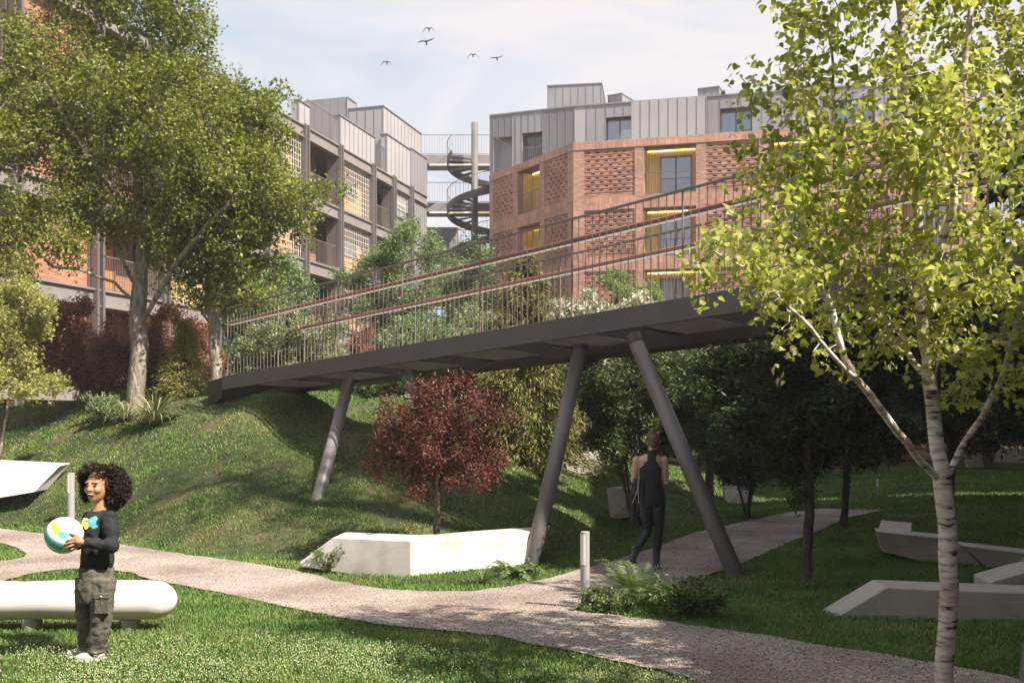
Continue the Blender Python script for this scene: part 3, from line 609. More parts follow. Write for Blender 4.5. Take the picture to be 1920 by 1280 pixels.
# roof storey
for a, b, zt in ((-290, -120, 16.2), (-60, 30, 16.2), (556, 577, 15.2), (634, 699, 15.7), (722, 766, 16.3)): cladbox('metal_parapet', FA, ua(a), ua(b), -.25, .1, LV[0]+.01, zt, ab, .5, 'cladlight')
for a, b in ((577, 634), (699, 722)): railing(FA, ua(a), ua(b), -.05, LV[0], ab, 1.35, .13)
cladbox('roof_box', FA, ua(727), ua(797), -4.2, -.26, LV[0]+.01, 17.9, ab, .5, 'cladlight')
cladbox('metal_cladding', FA, ua(766.5), ua(797), -.25, .12, LV[0]+.01, 16.4, ab, .45, 'clad')
def solve_u(px, d):
    r = (px-960)/FPX; ox, oy = FA[0][0]+NA[0]*d, FA[0][1]+NA[1]*d; return (r*oy-ox)/(UA[0]-r*UA[1])
u_a, u_b = solve_u(668, -2.3), solve_u(707, -2.3); yq_ = FA[0][1]+UA[1]*u_a-NA[1]*2.3
cladbox('roof_box', FA, u_a, min(u_b, ua(727)-.1), -5.2, -2.3, LV[0]+.01, CAMH+580/FPX*yq_, ab, .5, 'clad')
cladbox('roof_box', FA, ua(-150), ua(200), -6.5, -2.4, LV[0]+.01, 17.2, ab, .5, 'cladlight')
# ---------------- linking galleries and spiral stair
YS = 62.0; cx = (890-960)/FPX*YS
lk = empty('link_gallery', (-3.5, 60, 11.2), 'grey steel galleries linking both blocks behind the spiral stair', 'walkway')
for zt in (17.95, 14.95, 11.95, 8.95):
    m = MB(); m.box((-6.2, 62.8, zt-.55), (-1.0, 64.6, zt)); m.build('deck', M['frame'], lk)
    m = MB(); m.box((-5.2, 62.74, zt-.66), (-1.2, 62.82, zt-.585)); m.build('light_strip', emat('gallery_lamp', (1, .85, .5), 0.35), lk)
    railing(((-6.2, 62.85), (1, 0), (0, -1)), 0, 5.1, 0, zt, lk, 1.3, .16)
for zt in (14.7, 11.7, 8.7):
    fr = ((-6.2, 66.5), (1, 0), (0, -1)); m = MB(); m.fbox(fr, .1, 2.6, -1, 0, zt-2.7, zt-.6); o = m.build('clad_wall', M['cladlight'], lk); m = MB(); seams(m, fr, .1, 2.6, 0, zt-2.7, zt-.6, .3); m.build('seam', M['cladd'], o)
st = empty('spiral_stair', (cx, YS, 1.5), 'steel spiral staircase around a tall round mast between the blocks', 'spiral staircase')
m = MB(); m.tube([(cx, YS, 0), (cx, YS, 19.75)], .21, 24); m.build('mast', M['fcol'], st, smooth=True)
R0 = 1.72; turns = 3.55; zbot = 17.6-turns*3.0; nst = int(turns*17)
def hp(t, r, z=0): a = math.radians(20)+t*2*math.pi*turns; return Vector((cx+r*math.cos(a), YS+r*math.sin(a), zbot+(17.6-zbot)*t+z))
m = MB()
for i in range(nst):
    t0 = i/nst; t1 = (i+.86)/nst; z = hp(t0, 1).z
    pts = [hp(t0, .2), hp(t0, R0-.03), hp(t1, R0-.03), hp(t1, .2)]
    m.hexa([(p.x, p.y, z) for p in pts]+[(p.x, p.y, z+.05) for p in pts])
m.build('treads', M['under'], st)
m = MB(); n = 200
for i in range(n):
    a, b = i/n, (i+1)/n; m.hexa([hp(a, R0-.03, -.3), hp(a, R0+.02, -.3), hp(b, R0+.02, -.3), hp(b, R0-.03, -.3), hp(a, R0-.03, .16), hp(a, R0+.02, .16), hp(b, R0+.02, .16), hp(b, R0-.03, .16)])
m.build('stringer', M['steel'], st)
m = MB(); m.tube([hp(i/n, R0, 1.1) for i in range(n+1)], .022, 6)
for i in range(0, 141): t = i/140; m.tube([hp(t, R0, .1), hp(t, R0, 1.1)], .008, 4)
m.build('railing', M['bal'], st)
# ================================================================= trees and plants
def grow(A, nodes, parents, step, di, dk, iters=90, trop=(0, 0, 0.15), seed=0, jit=0.25):
    R = np.random.default_rng(seed); P_ = [np.array(n, float) for n in nodes]; par = list(parents); A = A.copy()
    arr = np.array(P_); d = np.linalg.norm(A[:, None]-arr[None], axis=2); near = d.argmin(1); dist = d.min(1); first = True
    for it in range(iters):
        act = dist < (di if not first else 1e9); first = it < 4
        if not act.any(): break
        idx = near[act]; dirs = A[act]-arr[idx]; dirs /= np.maximum(1e-6, np.linalg.norm(dirs, axis=1, keepdims=True))
        u, inv = np.unique(idx, return_inverse=True); S = np.zeros((len(u), 3)); np.add.at(S, inv, dirs); S /= np.maximum(1e-6, np.linalg.norm(S, axis=1, keepdims=True))
        S += np.array(trop)+jit*R.normal(size=S.shape); S /= np.linalg.norm(S, axis=1, keepdims=True); new = arr[u]+S*step
        base = len(arr); arr = np.vstack([arr, new]); par += list(u)
        dn = np.linalg.norm(A[:, None]-new[None], axis=2); m_ = dn.min(1); k = m_ < dist; near = np.where(k, base+dn.argmin(1), near); dist = np.minimum(dist, m_)
        keep = dist > dk; A = A[keep]; near = near[keep]; dist = dist[keep]
        if len(A) == 0 or len(arr) > 9000: break
    return arr, np.array(par)
def radii(arr, par, tip, e, rbase):
    n = len(arr); r = np.zeros(n); ch = [[] for _ in range(n)]
    for i in range(n):
        if par[i] >= 0: ch[par[i]].append(i)
    for i in range(n-1, -1, -1):
        r[i] = (tip**e+0.0 if not ch[i] else sum(r[j] for j in ch[i])+0.02*tip**e)
    r = r**(1/e); k = rbase/max(r[0], 1e-6)
    if k < 1: r = tip+(r-tip)*max(0, (rbase-tip)/max(1e-6, r[0]-tip))
    else: r = r*(1+(k-1)*np.clip((r-tip)/max(1e-6, r[0]-tip), 0, 1))
    return r, ch
def skelmesh(name, arr, par, r, ch, m, parent, seg=7, rmin=0.0, loc=None):
    n = len(arr); din = np.zeros((n, 3)); main = np.full(n, -1)
    for i in range(n):
        if ch[i]: main[i] = max(ch[i], key=lambda j: r[j])
    for i in range(n):
        d = np.zeros(3)
        if par[i] >= 0: v = arr[i]-arr[par[i]]; d += v/max(1e-9, np.linalg.norm(v))
        if main[i] >= 0: v = arr[main[i]]-arr[i]; d += v/max(1e-9, np.linalg.norm(v))
        din[i] = d/max(1e-9, np.linalg.norm(d)) if np.linalg.norm(d) > 1e-9 else (0, 0, 1)
    idx = np.array([i for i in range(n) if par[i] >= 0 and r[i] >= rmin]); p = par[idx]; ed = arr[idx]-arr[p]; ed /= np.maximum(1e-9, np.linalg.norm(ed, axis=1, keepdims=True))
    ism = main[p] == idx; d0 = np.where(ism[:, None], din[p], ed); r0 = np.where(ism, r[p], np.minimum(r[p], r[idx]*1.25)); d1 = din[idx]
    ref = np.array([0.31, 0.83, 0.13]); th = np.arange(seg)*2*np.pi/seg
    def ring(c, d, rr):
        a = np.cross(d, ref); a /= np.maximum(1e-9, np.linalg.norm(a, axis=1, keepdims=True)); b = np.cross(d, a)
        return c[:, None]+rr[:, None, None]*(np.cos(th)[None, :, None]*a[:, None]+np.sin(th)[None, :, None]*b[:, None])
    V = np.concatenate([ring(arr[p], d0, r0), ring(arr[idx], d1, r[idx])], 1).reshape(-1, 3); k = np.arange(seg); kn = (k+1) % seg
    F = (np.arange(len(idx))*2*seg)[:, None, None]+np.stack([k, kn, kn+seg, k+seg], 1)[None]
    return fast(name, V, F.reshape(-1, 4), m, parent, loc, smooth=True)
def blobpts(blobs, n, R, clump=0.0, nclump=0, shell=0.35):
    """points spread through a union of ellipsoids (center, radii, weight)"""
    w = np.array([b[1][0]*b[1][1]*b[1][2] for b in blobs]); w = w**0.8; w /= w.sum(); out = []
    c = R.choice(len(blobs), n if not nclump else nclump, p=w)
    v = R.normal(size=(len(c), 3)); v /= np.linalg.norm(v, axis=1, keepdims=True); rr = R.random(len(c))**shell
    pts = np.array([blobs[i][0] for i in c])+v*rr[:, None]*np.array([blobs[i][1] for i in c])
    if nclump:
        j = R.integers(0, nclump, n); pts = pts[j]+R.normal(size=(n, 3))*clump
    return pts
LEAF = dict(
    diamond=([(0,0,0),(.5,.26,.05),(1,0,-.04),(.5,-.26,.05)], [(0,1,2),(0,2,3)]),
    narrow=([(0,0,0),(.45,.15,.05),(1,0,-.06),(.45,-.15,.05)], [(0,1,2),(0,2,3)]),
    birch=([(0,0,0),(.10,.28,.05),(.34,.42,.08),(.62,.24,.03),(1,0,-.10),(.62,-.24,.03),(.34,-.42,.08),(.10,-.28,.05),(.40,0,-.02)], [(0,1,8),(1,2,8),(2,3,8),(3,4,8),(4,5,8),(5,6,8),(6,7,8),(7,0,8)]),
    spray=([(0,0,0),(.35,.10,.04),(1,0,-.12),(.35,-.10,.04)], [(0,1,2),(0,2,3)]),
    maple=([(0,0,0),(.3,.45,0),(.42,.16,.03),(1,0,-.1),(.42,-.16,.03),(.3,-.45,0)], [(0,1,2),(0,2,4),(2,3,4),(0,4,5)]))
def leafcloud(name, arr, r, m, parent, n, size, shape, R, rthr, spread, droop=-0.1, rad=0.5, clus=1, flat=0.0, kind=None, loc=None):
    cand = np.nonzero(r <= rthr)[0]
    if len(cand) == 0: cand = np.arange(len(arr))
    nc = max(1, n//clus); i = cand[R.integers(0, len(cand), nc)]; c = arr[i]+R.normal(size=(nc, 3))*spread
    cen = arr.mean(0); out = c-cen; out /= np.maximum(1e-6, np.linalg.norm(out, axis=1, keepdims=True))
    c = np.repeat(c, clus, 0); out = np.repeat(out, clus, 0); k = len(c); c = c+R.normal(size=(k, 3))*size*.28
    d = R.normal(size=(k, 3)); d /= np.linalg.norm(d, axis=1, keepdims=True); d = d+out*rad+np.array([0, 0, droop]); d[:, 2] *= (1-flat)
    TV, TF = LEAF[shape]; o = scatter(name, c, d, R.normal(size=k)*(1.2-flat), size*R.uniform(.6, 1.25, k), TV, TF, m, parent, loc, R.uniform(.8, 1.2, k)); return o
def tree(name, cat, label, base, stems, blobs, barkm, leafm, nat=500, nleaf=9000, size=.07, shape='diamond', rbase=.15, tip=.006, step=.22, e=2.3, seed=1, clump=.35, ncl=60, spread=.12, clus=1, shell=.4, trop=(0,0,.1), droop=-.1, rad=.5, flat=0, group=None, rthr=None, dk=None, extra=None, segs=7, rmin=0, leafname='crown'):
    R = np.random.default_rng(seed); base = Vector(base); root = empty(name, base, label, cat, group)
    A = blobpts(blobs, nat, R, clump, ncl, shell); nodes = []; par = []
    for st_ in stems:      # polylines of world points; first starts at base
        pts = [np.array(p, float) for p in st_]
        if not nodes: nodes.append(np.array(base)-np.array([0, 0, .15])); par.append(-1); last = 0
        else: d = [np.linalg.norm(q-pts[0]) for q in nodes]; last = int(np.argmin(d))
        for p in pts:
            a = nodes[last]; k = max(1, int(np.linalg.norm(p-a)/step))
            for j in range(1, k+1):
                nodes.append(a+(p-a)*j/k+R.normal(size=3)*step*.05); par.append(last); last = len(nodes)-1
    # attraction works from the upper two thirds of the given stems only
    arr, par = grow(A, nodes, par, step, step*9, dk or step*1.6, 80, trop, seed)
    r, ch = radii(arr, par, tip, e, rbase); skelmesh('trunk', arr, par, r, ch, barkm, root, segs, rmin)
    leafcloud(leafname, arr, r, leafm, root, nleaf, size, shape, R, rthr or tip*2.6, spread, droop, rad, clus, flat)
    return root, arr, r
def pb(px, py, rx, ry, Y, ryd=None):
    """ellipsoid given by its place and size as seen at distance Y"""
    c = P(px, py, Y); k = Y/FPX; return (np.array(c), np.array((rx*k, (ryd or rx)*k, ry*k)))
M['bark'] = mat('grey_bark', (0.15, 0.12, 0.095), 0.9, (0.42, 0.37, 0.32), 14, 0, 1.0, 26, stretch=(1, 1, .25))
M['barkd'] = mat('dark_bark', (0.05, 0.04, 0.032), 0.9, (0.11, 0.09, 0.07), 9, 0, 1.0, 22, stretch=(1, 1, .25))
def birchbark():
    m, t, b, o = newmat('birch_bark'); tcn = N(t, 'ShaderNodeTexCoord'); mpn = N(t, 'ShaderNodeMapping'); mpn.inputs['Scale'].default_value = (7, 7, 34)
    n = N(t, 'ShaderNodeTexNoise', i_Scale=1.0, i_Detail=4.0, i_Roughness=.6); r = N(t, 'ShaderNodeValToRGB'); e = r.color_ramp.elements
    e[0].position = .36; e[0].color = (.03, .022, .018, 1); e[1].position = .42; e[1].color = (.44, .38, .33, 1); q = e.new(.55); q.color = (.72, .68, .62, 1)
    n2 = N(t, 'ShaderNodeTexNoise', i_Scale=2.5, i_Detail=3.0); r2 = N(t, 'ShaderNodeValToRGB'); r2.color_ramp.elements[0].color = (.62, .50, .42, 1); r2.color_ramp.elements[1].color = (1, 1, 1, 1); r2.color_ramp.elements[0].position = .3; r2.color_ramp.elements[1].position = .6
    mm = N(t, 'ShaderNodeMix', data_type='RGBA', blend_type='MULTIPLY'); mm.inputs['Factor'].default_value = 1
    L(t, tcn.outputs['Object'], mpn.inputs[0]); L(t, mpn.outputs[0], n.inputs['Vector']); L(t, tcn.outputs['Object'], n2.inputs['Vector']); L(t, n.outputs['Fac'], r.inputs[0]); L(t, n2.outputs['Fac'], r2.inputs[0])
    L(t, r.outputs[0], mm.inputs['A']); L(t, r2.outputs[0], mm.inputs['B']); L(t, mm.outputs['Result'], b.inputs['Base Color']); b.inputs['Roughness'].default_value = .7
    bp = N(t, 'ShaderNodeBump', i_Strength=.5, i_Distance=.01); L(t, n.outputs['Fac'], bp.inputs['Height']); L(t, bp.outputs[0], b.inputs['Normal']); return m
M['birch'] = birchbark()
M['lf_main'] = leafmat('olive_leaf', [(.07,.10,.012), (.13,.175,.022), (.21,.25,.04), (.33,.35,.11)], .3, .42)
M['lf_birch'] = leafmat('birch_leaf', [(.20,.25,.04), (.32,.36,.08), (.46,.47,.15), (.60,.58,.28)], .55, .4, (1.25, 1.3, .75))
M['lf_red'] = leafmat('purple_leaf', [(.032,.010,.010), (.075,.021,.020), (.14,.046,.036), (.28,.14,.10)], .25, .4, (1.8, .8, .6))
M['lf_redd'] = leafmat('dark_purple_leaf', [(.13,.05,.042), (.23,.10,.075), (.36,.21,.155), (.22,.19,.08)], .25, .45, (1.8, .8, .6))
M['lf_yel'] = leafmat('yellow_green_leaf', [(.20,.23,.05), (.32,.34,.09), (.42,.42,.16), (.52,.50,.24)], .4, .5, (1.2, 1.2, .6))
M['lf_pale'] = leafmat('pale_leaf', [(.11,.15,.06), (.20,.25,.11), (.32,.36,.20), (.44,.46,.30)], .3, .5, (1.2, 1.3, .8))
M['lf_mid'] = leafmat('mid_green_leaf', [(.09,.14,.06), (.16,.23,.10), (.25,.33,.17), (.36,.42,.25)], .3, .5, (1.2, 1.3, .6))
M['lf_var'] = leafmat('variegated_leaf', [(.10,.13,.06), (.55,.55,.46), (.66,.65,.58), (.25,.28,.17)], .15, .5)
M['lf_con'] = leafmat('golden_conifer', [(.05,.07,.02), (.115,.13,.032), (.21,.20,.05), (.34,.30,.10)], .15, .6, (1.2, 1.1, .4))
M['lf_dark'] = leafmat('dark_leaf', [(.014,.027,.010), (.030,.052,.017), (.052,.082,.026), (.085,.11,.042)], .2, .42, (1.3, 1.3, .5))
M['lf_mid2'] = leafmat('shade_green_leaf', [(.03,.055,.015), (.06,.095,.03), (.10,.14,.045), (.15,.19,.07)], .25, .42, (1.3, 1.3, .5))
M['lf_fern'] = leafmat('frond', [(.06,.10,.03), (.12,.17,.06), (.22,.27,.13)], .2, .5)
# ---- big tree on the mound
Yb = 19.0; b1 = GX(252, Yb); b1 = G(252, 768)
Yb = b1.y
s1 = [P(256,700,Yb), P(262,640,Yb), P(258,590,Yb), P(263,530,Yb), P(268,470,Yb), P(262,400,Yb), P(255,320,Yb-.3), P(235,220,Yb), P(225,120,Yb)]
l1 = [P(262,610,Yb), P(290,560,Yb-.3), P(322,505,Yb-.6), P(360,455,Yb-.8), P(410,400,Yb-1), P(470,340,Yb-1)]
l2 = [P(258,540,Yb), P(235,500,Yb+.2), P(205,440,Yb+.3), P(160,400,Yb+.2), P(120,360,Yb)]
l3 = [P(262,570,Yb), P(215,530,Yb-.5), P(150,505,Yb-.9), P(100,500,Yb-1.1), P(60,470,Yb-1.2)]
l4 = [P(268,470,Yb), P(300,400,Yb+.5), P(340,300,Yb+.8), P(370,200,Yb+.6), P(390,100,Yb+.4)]
l5 = [P(262,440,Yb), P(200,340,Yb-.7), P(130,240,Yb-1), P(80,150,Yb-1)]
big = [pb(240,180,170,140,Yb), pb(110,250,135,115,Yb-.4), pb(330,140,90,90,Yb+.2), pb(20,220,80,90,Yb-.2), pb(60,90,95,95,Yb-.3), pb(370,290,150,105,Yb-.5), pb(270,50,110,80,Yb), pb(395,45,28,35,Yb+.3), pb(160,390,130,40,Yb-.2), pb(470,370,90,60,Yb-.6), pb(30,410,60,45,Yb-.5), pb(515,320,30,35,Yb-.6), pb(610,240,14,10,Yb-.6), pb(450,210,60,40,Yb-.3), pb(320,400,130,45,Yb), pb(615,365,10,8,Yb-.7), pb(320,500,50,25,Yb-.3), pb(230,-60,150,80,Yb), pb(100,470,60,15,Yb-1)]
T1, arr1, r1 = tree('broadleaf_tree', 'tree', 'large spreading green tree with a pale forked trunk on top of the mound', b1, [s1, l1, l2, l3, l4, l5], big, M['bark'], M['lf_main'], nat=3000, nleaf=140000, size=.078, shape='diamond', rbase=.18, tip=.007, step=.2, e=2.02, seed=4, clump=.22, ncl=330, spread=.15, clus=3, shell=.6, segs=8)
# ---- second tree beside the ramp
b2 = GX(408, 20.6); Y2 = b2.y
s2 = [P(404,660,Y2), P(402,610,Y2), P(392,560,Y2), P(388,500,Y2), P(400,440,Y2), P(410,360,Y2)]
l6 = [P(402,610,Y2), P(420,570,Y2-.2), P(450,550,Y2-.4), P(492,553,Y2-.5), P(520,560,Y2-.6)]
l7 = [P(400,620,Y2), P(372,575,Y2+.2), P(350,530,Y2+.3), P(340,460,Y2+.3)]
l8 = [P(392,560,Y2), P(430,480,Y2), P(470,410,Y2), P(530,340,Y2)]
T2, _, _ = tree('broadleaf_tree', 'tree', 'smaller green tree with a pale trunk standing right at the foot of the ramp', b2, [s2, l6, l7, l8], [pb(430,400,85,80,Y2), pb(475,225,35,40,Y2), pb(455,300,65,80,Y2), pb(400,490,50,35,Y2), pb(520,405,28,35,Y2), pb(470,480,45,20,Y2)], M['bark'], M['lf_main'], nat=900, nleaf=32000, size=.09, rbase=.115, tip=.008, step=.2, seed=5, clump=.32, ncl=140, spread=.13, clus=3)
# ---- birch in the right foreground
bY = 5.85; b3 = Vector(((1768-960)/FPX*bY, bY, gzf((1768-960)/FPX*bY, bY)))
s3 = [P(1772,1240,bY), P(1777,1160,bY), P(1779,1060,bY), P(1775,980,bY), P(1767,905,bY), P(1756,820,bY), P(1747,730,bY), P(1735,640,bY), P(1728,540,bY), P(1724,440,bY), P(1718,330,bY), P(1700,200,bY), P(1690,60,bY), P(1680,-80,bY), P(1675,-260,bY)]
k1 = [P(1762,900,bY), P(1725,862,bY-.1), P(1670,790,bY-.25), P(1610,715,bY-.35), P(1555,660,bY-.4), P(1500,595,bY-.45), P(1440,540,bY-.5), P(1390,500,bY-.5), P(1340,470,bY-.5)]
k2 = [P(1772,905,bY), P(1800,850,bY+.1), P(1840,780,bY+.2), P(1885,690,bY+.3), P(1910,600,bY+.3), P(1925,480,bY+.3), P(1950,300,bY+.3)]
k3 = [P(1752,780,bY), P(1790,720,bY+.3), P(1850,660,bY+.5), P(1920,570,bY+.6), P(1990,480,bY+.7)]
k4 = [P(1745,720,bY), P(1700,660,bY+.2), P(1650,590,bY+.3), P(1610,500,bY+.3), P(1580,400,bY+.2), P(1570,250,bY+.2), P(1560,100,bY+.1)]
k5 = [P(1610,715,bY-.35), P(1585,670,bY-.2), P(1560,580,bY-.1), P(1530,480,bY), P(1500,350,bY), P(1480,220,bY)]
k6 = [P(1728,560,bY), P(1760,480,bY-.2), P(1790,380,bY-.3), P(1800,250,bY-.3), P(1810,100,bY-.3), P(1830,-50,bY-.3)]
k7 = [P(1747,740,bY), P(1760,660,bY+.1), P(1775,600,bY+.1)]
bb_ = [pb(1640,330,230,200,bY), pb(1450,480,120,110,bY-.3), pb(1560,130,130,170,bY), pb(1780,180,170,220,bY), pb(1500,590,110,60,bY-.3), pb(1700,560,180,100,bY), pb(1850,470,130,190,bY+.2), pb(1880,620,90,110,bY+.2), pb(1650,-120,240,180,bY), pb(1370,440,70,60,bY-.4), pb(1335,560,40,40,bY-.45), pb(1420,500,90,70,bY-.4), pb(1520,640,60,40,bY-.4), pb(1960,150,120,250,bY+.3), pb(1400,560,60,50,bY-.5), pb(1950,-120,160,200,bY+.2), pb(1560,720,30,30,bY-.3), pb(1780,680,70,40,bY)]
T3, _, _ = tree('birch_tree', 'tree', 'slender white barked birch with heart shaped yellow green leaves in the right foreground', b3, [s3, k1, k2, k3, k4, k5, k6, k7], bb_, M['birch'], M['lf_birch'], nat=1500, nleaf=18500, size=.049, shape='birch', rbase=.052, tip=.0032, step=.085, e=2.2, seed=8, clump=.13, ncl=260, spread=.06, droop=-.35, rad=.15, clus=2, shell=.5, segs=8, rthr=.0048, dk=.15)
# ---- red leaved tree growing behind the planter
bR = GX(820, 12.45); YR = 12.45
T4, _, _ = tree('purple_leaf_tree', 'tree', 'round purple leaved tree on a thin stem behind the central pale planter wall', bR, [[P(818,960,YR), P(820,900,YR), P(822,840,YR), P(815,780,YR)], [P(820,930,YR), P(780,880,YR), P(745,840,YR)], [P(820,925,YR), P(870,880,YR), P(905,840,YR)]],
    [pb(815,800,105,95,YR), pb(800,750,50,42,YR), pb(880,800,80,80,YR), pb(750,850,70,50,YR), pb(870,880,75,40,YR), pb(722,895,30,25,YR), pb(930,850,35,35,YR), pb(725,770,25,18,YR), pb(800,880,90,40,YR), pb(865,725,30,20,YR)], M['barkd'], M['lf_red'], nat=700, nleaf=26000, size=.052, shape='narrow', rbase=.045, tip=.0035, step=.09, seed=9, clump=.10, ncl=150, spread=.06, clus=2, shell=.45, trop=(0, 0, .25))
# ---- bushes / trees behind, all generated the same way
def bush(name, cat, label, px, pytop, Y, wpx, hpx, lm, n, size, shape='diamond', seed=1, stems=3, rb=.05, bm='barkd', group=None, base=None, blobs=None, flat=0, clump=None, ncl=None, step=None, lean=0, trunkfrac=.25, clus=2, droop=-.1):
    b = base or GX(px, Y); Y = b.y; k = Y/FPX; zt = P(px, pytop, Y).z; zc_ = zt-hpx*k/2; R = random.Random(seed); st_ = []
    for i in range(stems):
        a = i*2*math.pi/stems+R.random(); q = .35*wpx*k
        st_.append([b+Vector((.03*math.cos(a), .03*math.sin(a), .1)), Vector((b.x+q*.35*math.cos(a), b.y+q*.35*math.sin(a), b.z+(zc_-b.z)*.6)), Vector((b.x+q*math.cos(a), b.y+q*math.sin(a), zc_))])
    if stems == 1: st_ = [[b+Vector((0, 0, .3)), Vector((b.x+.05, b.y, b.z+(zc_-b.z)*.5)), Vector((b.x, b.y, zc_+.2*hpx*k))]]
    if blobs is None:
        blobs = []; w = wpx*k/2; h = hpx*k/2
        blobs.append((np.array((b.x, b.y, zc_)), np.array((w*.75, w*.75, h*.85))))
        for i in range(6):
            a = R.uniform(0, 6.28); e_ = R.uniform(-.6, .75); blobs.append((np.array((b.x+w*.55*math.cos(a), b.y+w*.5*math.sin(a), zc_+h*e_*.8)), np.array((w*.42, w*.42, h*.36))))
    else: blobs = [pb(*q, Y) for q in blobs]
    sz = max(wpx, hpx)*k
    return tree(name, cat, label, b, st_, blobs, M[bm], lm, nat=int(260), nleaf=n, size=size, shape=shape, rbase=rb, tip=max(.004, rb*.09), step=step or sz*.045, seed=seed, clump=clump or sz*.05, ncl=ncl or 60, spread=sz*.03, clus=clus, flat=flat, group=group, segs=6, droop=droop)
bush('yellow_green_maple', 'tree', 'bright yellow green small leaved tree at the left edge on the mound', 20, 440, 18.8, 230, 320, M['lf_yel'], 44000, .065, 'maple', 21, 4, .06, 'bark', base=GX(-10, 18.8), blobs=[(20,560,85,100), (40,640,70,70), (0,700,60,50), (60,690,50,40), (-40,520,90,120), (-60,650,100,100)])
bush('purple_shrub', 'shrub', 'broad purple red shrub behind the big tree trunk, left half', 160, 545, 23.0, 250, 230, M['lf_redd'], 50000, .085, 'narrow', 22, 6, .05, group=None)
bush('purple_shrub', 'shrub', 'purple red shrub between the big tree trunk and the small golden conifer', 310, 550, 23.6, 230, 220, M['lf_redd'], 42000, .085, 'narrow', 23, 6, .05)
bush('leafy_shrub', 'shrub', 'pale silvery green shrub behind the lower end of the ramp railing', 560, 580, 22.5, 230, 160, M['lf_pale'], 30000, .07, 'diamond', 24, 6, .04)
bush('leafy_tree', 'tree', 'loose green tree standing between the ramp foot tree and the steel frame building', 500, 455, 27, 220, 260, M['lf_mid'], 36000, .09, 'diamond', 25, 3, .09)
bush('leafy_tree', 'tree', 'airy light green tree behind the bridge railing left of the spiral stair', 790, 435, 27, 240, 300, M['lf_mid'], 80000, .10, 'narrow', 26, 3, .09, blobs=[(790,500,85,60), (720,560,75,65), (860,560,75,70), (790,620,110,70), (795,450,55,25), (700,640,60,60), (880,640,60,60), (725,490,45,28), (880,500,50,40)], flat=.35)
bush('leafy_shrub', 'shrub', 'fresh green bush behind the railing under the light green tree', 800, 590, 22.0, 190, 130, M['lf_mid'], 22000, .07, 'diamond', 27, 5, .04)
bush('leafy_shrub', 'shrub', 'small reddish shrub behind the railing beside the steel frame building', 672, 612, 23.5, 55, 70, M['lf_redd'], 5000, .07, 'narrow', 28, 4, .03)
bush('leafy_shrub', 'shrub', 'pale green bush just left of the tall golden conifer above the bridge deck', 905, 570, 23.0, 120, 130, M['lf_pale'], 16000, .07, 'diamond', 29, 5, .03)
bush('variegated_shrub', 'shrub', 'white edged variegated shrub in front of the brick corner', 1110, 560, 21.5, 160, 110, M['lf_var'], 9000, .12, 'maple', 30, 5, .03)
bush('variegated_shrub', 'shrub', 'white edged variegated shrub right of the bright green bush behind the railing', 1200, 535, 22.0, 130, 130, M['lf_var'], 8000, .12, 'maple', 31, 5, .03)
bush('bright_shrub', 'shrub', 'vivid green feathery bush rising in front of the brick building', 1190, 495, 23.0, 130, 130, leafmat('vivid_leaf', [(.11,.20,.05), (.20,.32,.10), (.34,.46,.20)], .35, .5), 16000, .08, 'narrow', 32, 5, .03)
bush('leafy_shrub', 'shrub', 'low green bush on the mound crest glimpsed under the bridge left of the purple tree', 700, 690, 24.5, 180, 60, M['lf_mid'], 14000, .07, 'diamond', 33, 5, .03)
bush('leafy_shrub', 'shrub', 'green bush on the mound crest directly behind the purple tree', 850, 670, 24.0, 180, 90, M['lf_mid2'], 16000, .07, 'diamond', 34, 5, .03)
# ---- golden conifers
def conifer(name, label, base, pytop, wpx, lm, n, seed, group=None, droop=.35, size=.16, Yk=None):
    R = np.random.default_rng(seed); b = Vector(base); top = P(960, pytop, b.y).z; H = top-b.z; wr = wpx*b.y/FPX/2; root = empty(name, b, label, 'conifer', group)
    m = MB(); m.tube([b-Vector((0, 0, .1)), b+Vector((.03, 0, H*.5)), b+Vector((0, 0, H))], [H*.018+.02, H*.012+.01, .008], 8); m.build('trunk', M['barkd'], root, smooth=True)
    mb = MB(); P_ = []; D_ = []; nb = int(70+H*10)
    for i in range(nb):
        t = (i+.5)/nb; z = H*(.05+.93*t); ln = wr*(1-t)**.75*R.uniform(.75, 1.15)+.05; a = i*2.4+R.uniform(-.3, .3); pts = []
        for j in range(8):
            s_ = j/7; pts.append(np.array((b.x+math.cos(a)*ln*s_, b.y+math.sin(a)*ln*s_, b.z+z+ln*(.35*s_-droop*2.0*s_*s_))))
        mb.tube(pts[:6], [.012*(1-j/7)+.003 for j in range(6)], 4, cap=False)
        m_ = max(4, int(n/nb*(ln/wr+.25))); q = R.random(m_)**.6*7; j0 = np.minimum(6, q.astype(int)); f = (q-j0)[:, None]; pa = np.array(pts); c = pa[j0]*(1-f)+pa[j0+1]*f
        sp = .07+.17*ln; c = c+R.normal(size=(m_, 3))*np.array([sp*.55, sp*.55, sp*.35])-np.array([0, 0, sp*.3]); d = pa[j0+1]-pa[j0]; d /= np.linalg.norm(d, axis=1, keepdims=True)+1e-9
        P_.append(c); D_.append(d+R.normal(size=(m_, 3))*.5+np.array([0, 0, -.25]))
    mb.build('branches', M['barkd'], root); c = np.vstack(P_); d = np.vstack(D_); TV, TF = LEAF['spray']; k = len(c)
    scatter('crown', c, d, R.uniform(0, 6.28, k), size*R.uniform(.5, 1.2, k), TV, TF, lm, root); return root
conifer('golden_conifer', 'tall drooping golden conifer seen above and below the bridge deck', GX(985, 18.6), 462, 235, M['lf_con'], 64000, 41, droop=.30, size=.115)
conifer('golden_conifer', 'small pointed golden conifer on the mound between the two pale trunks', GX(345, 21.0), 600, 90, leafmat('light_conifer', [(.13,.13,.03), (.24,.23,.06), (.36,.33,.10)], .15, .6), 9000, 42, size=.09, droop=.15)
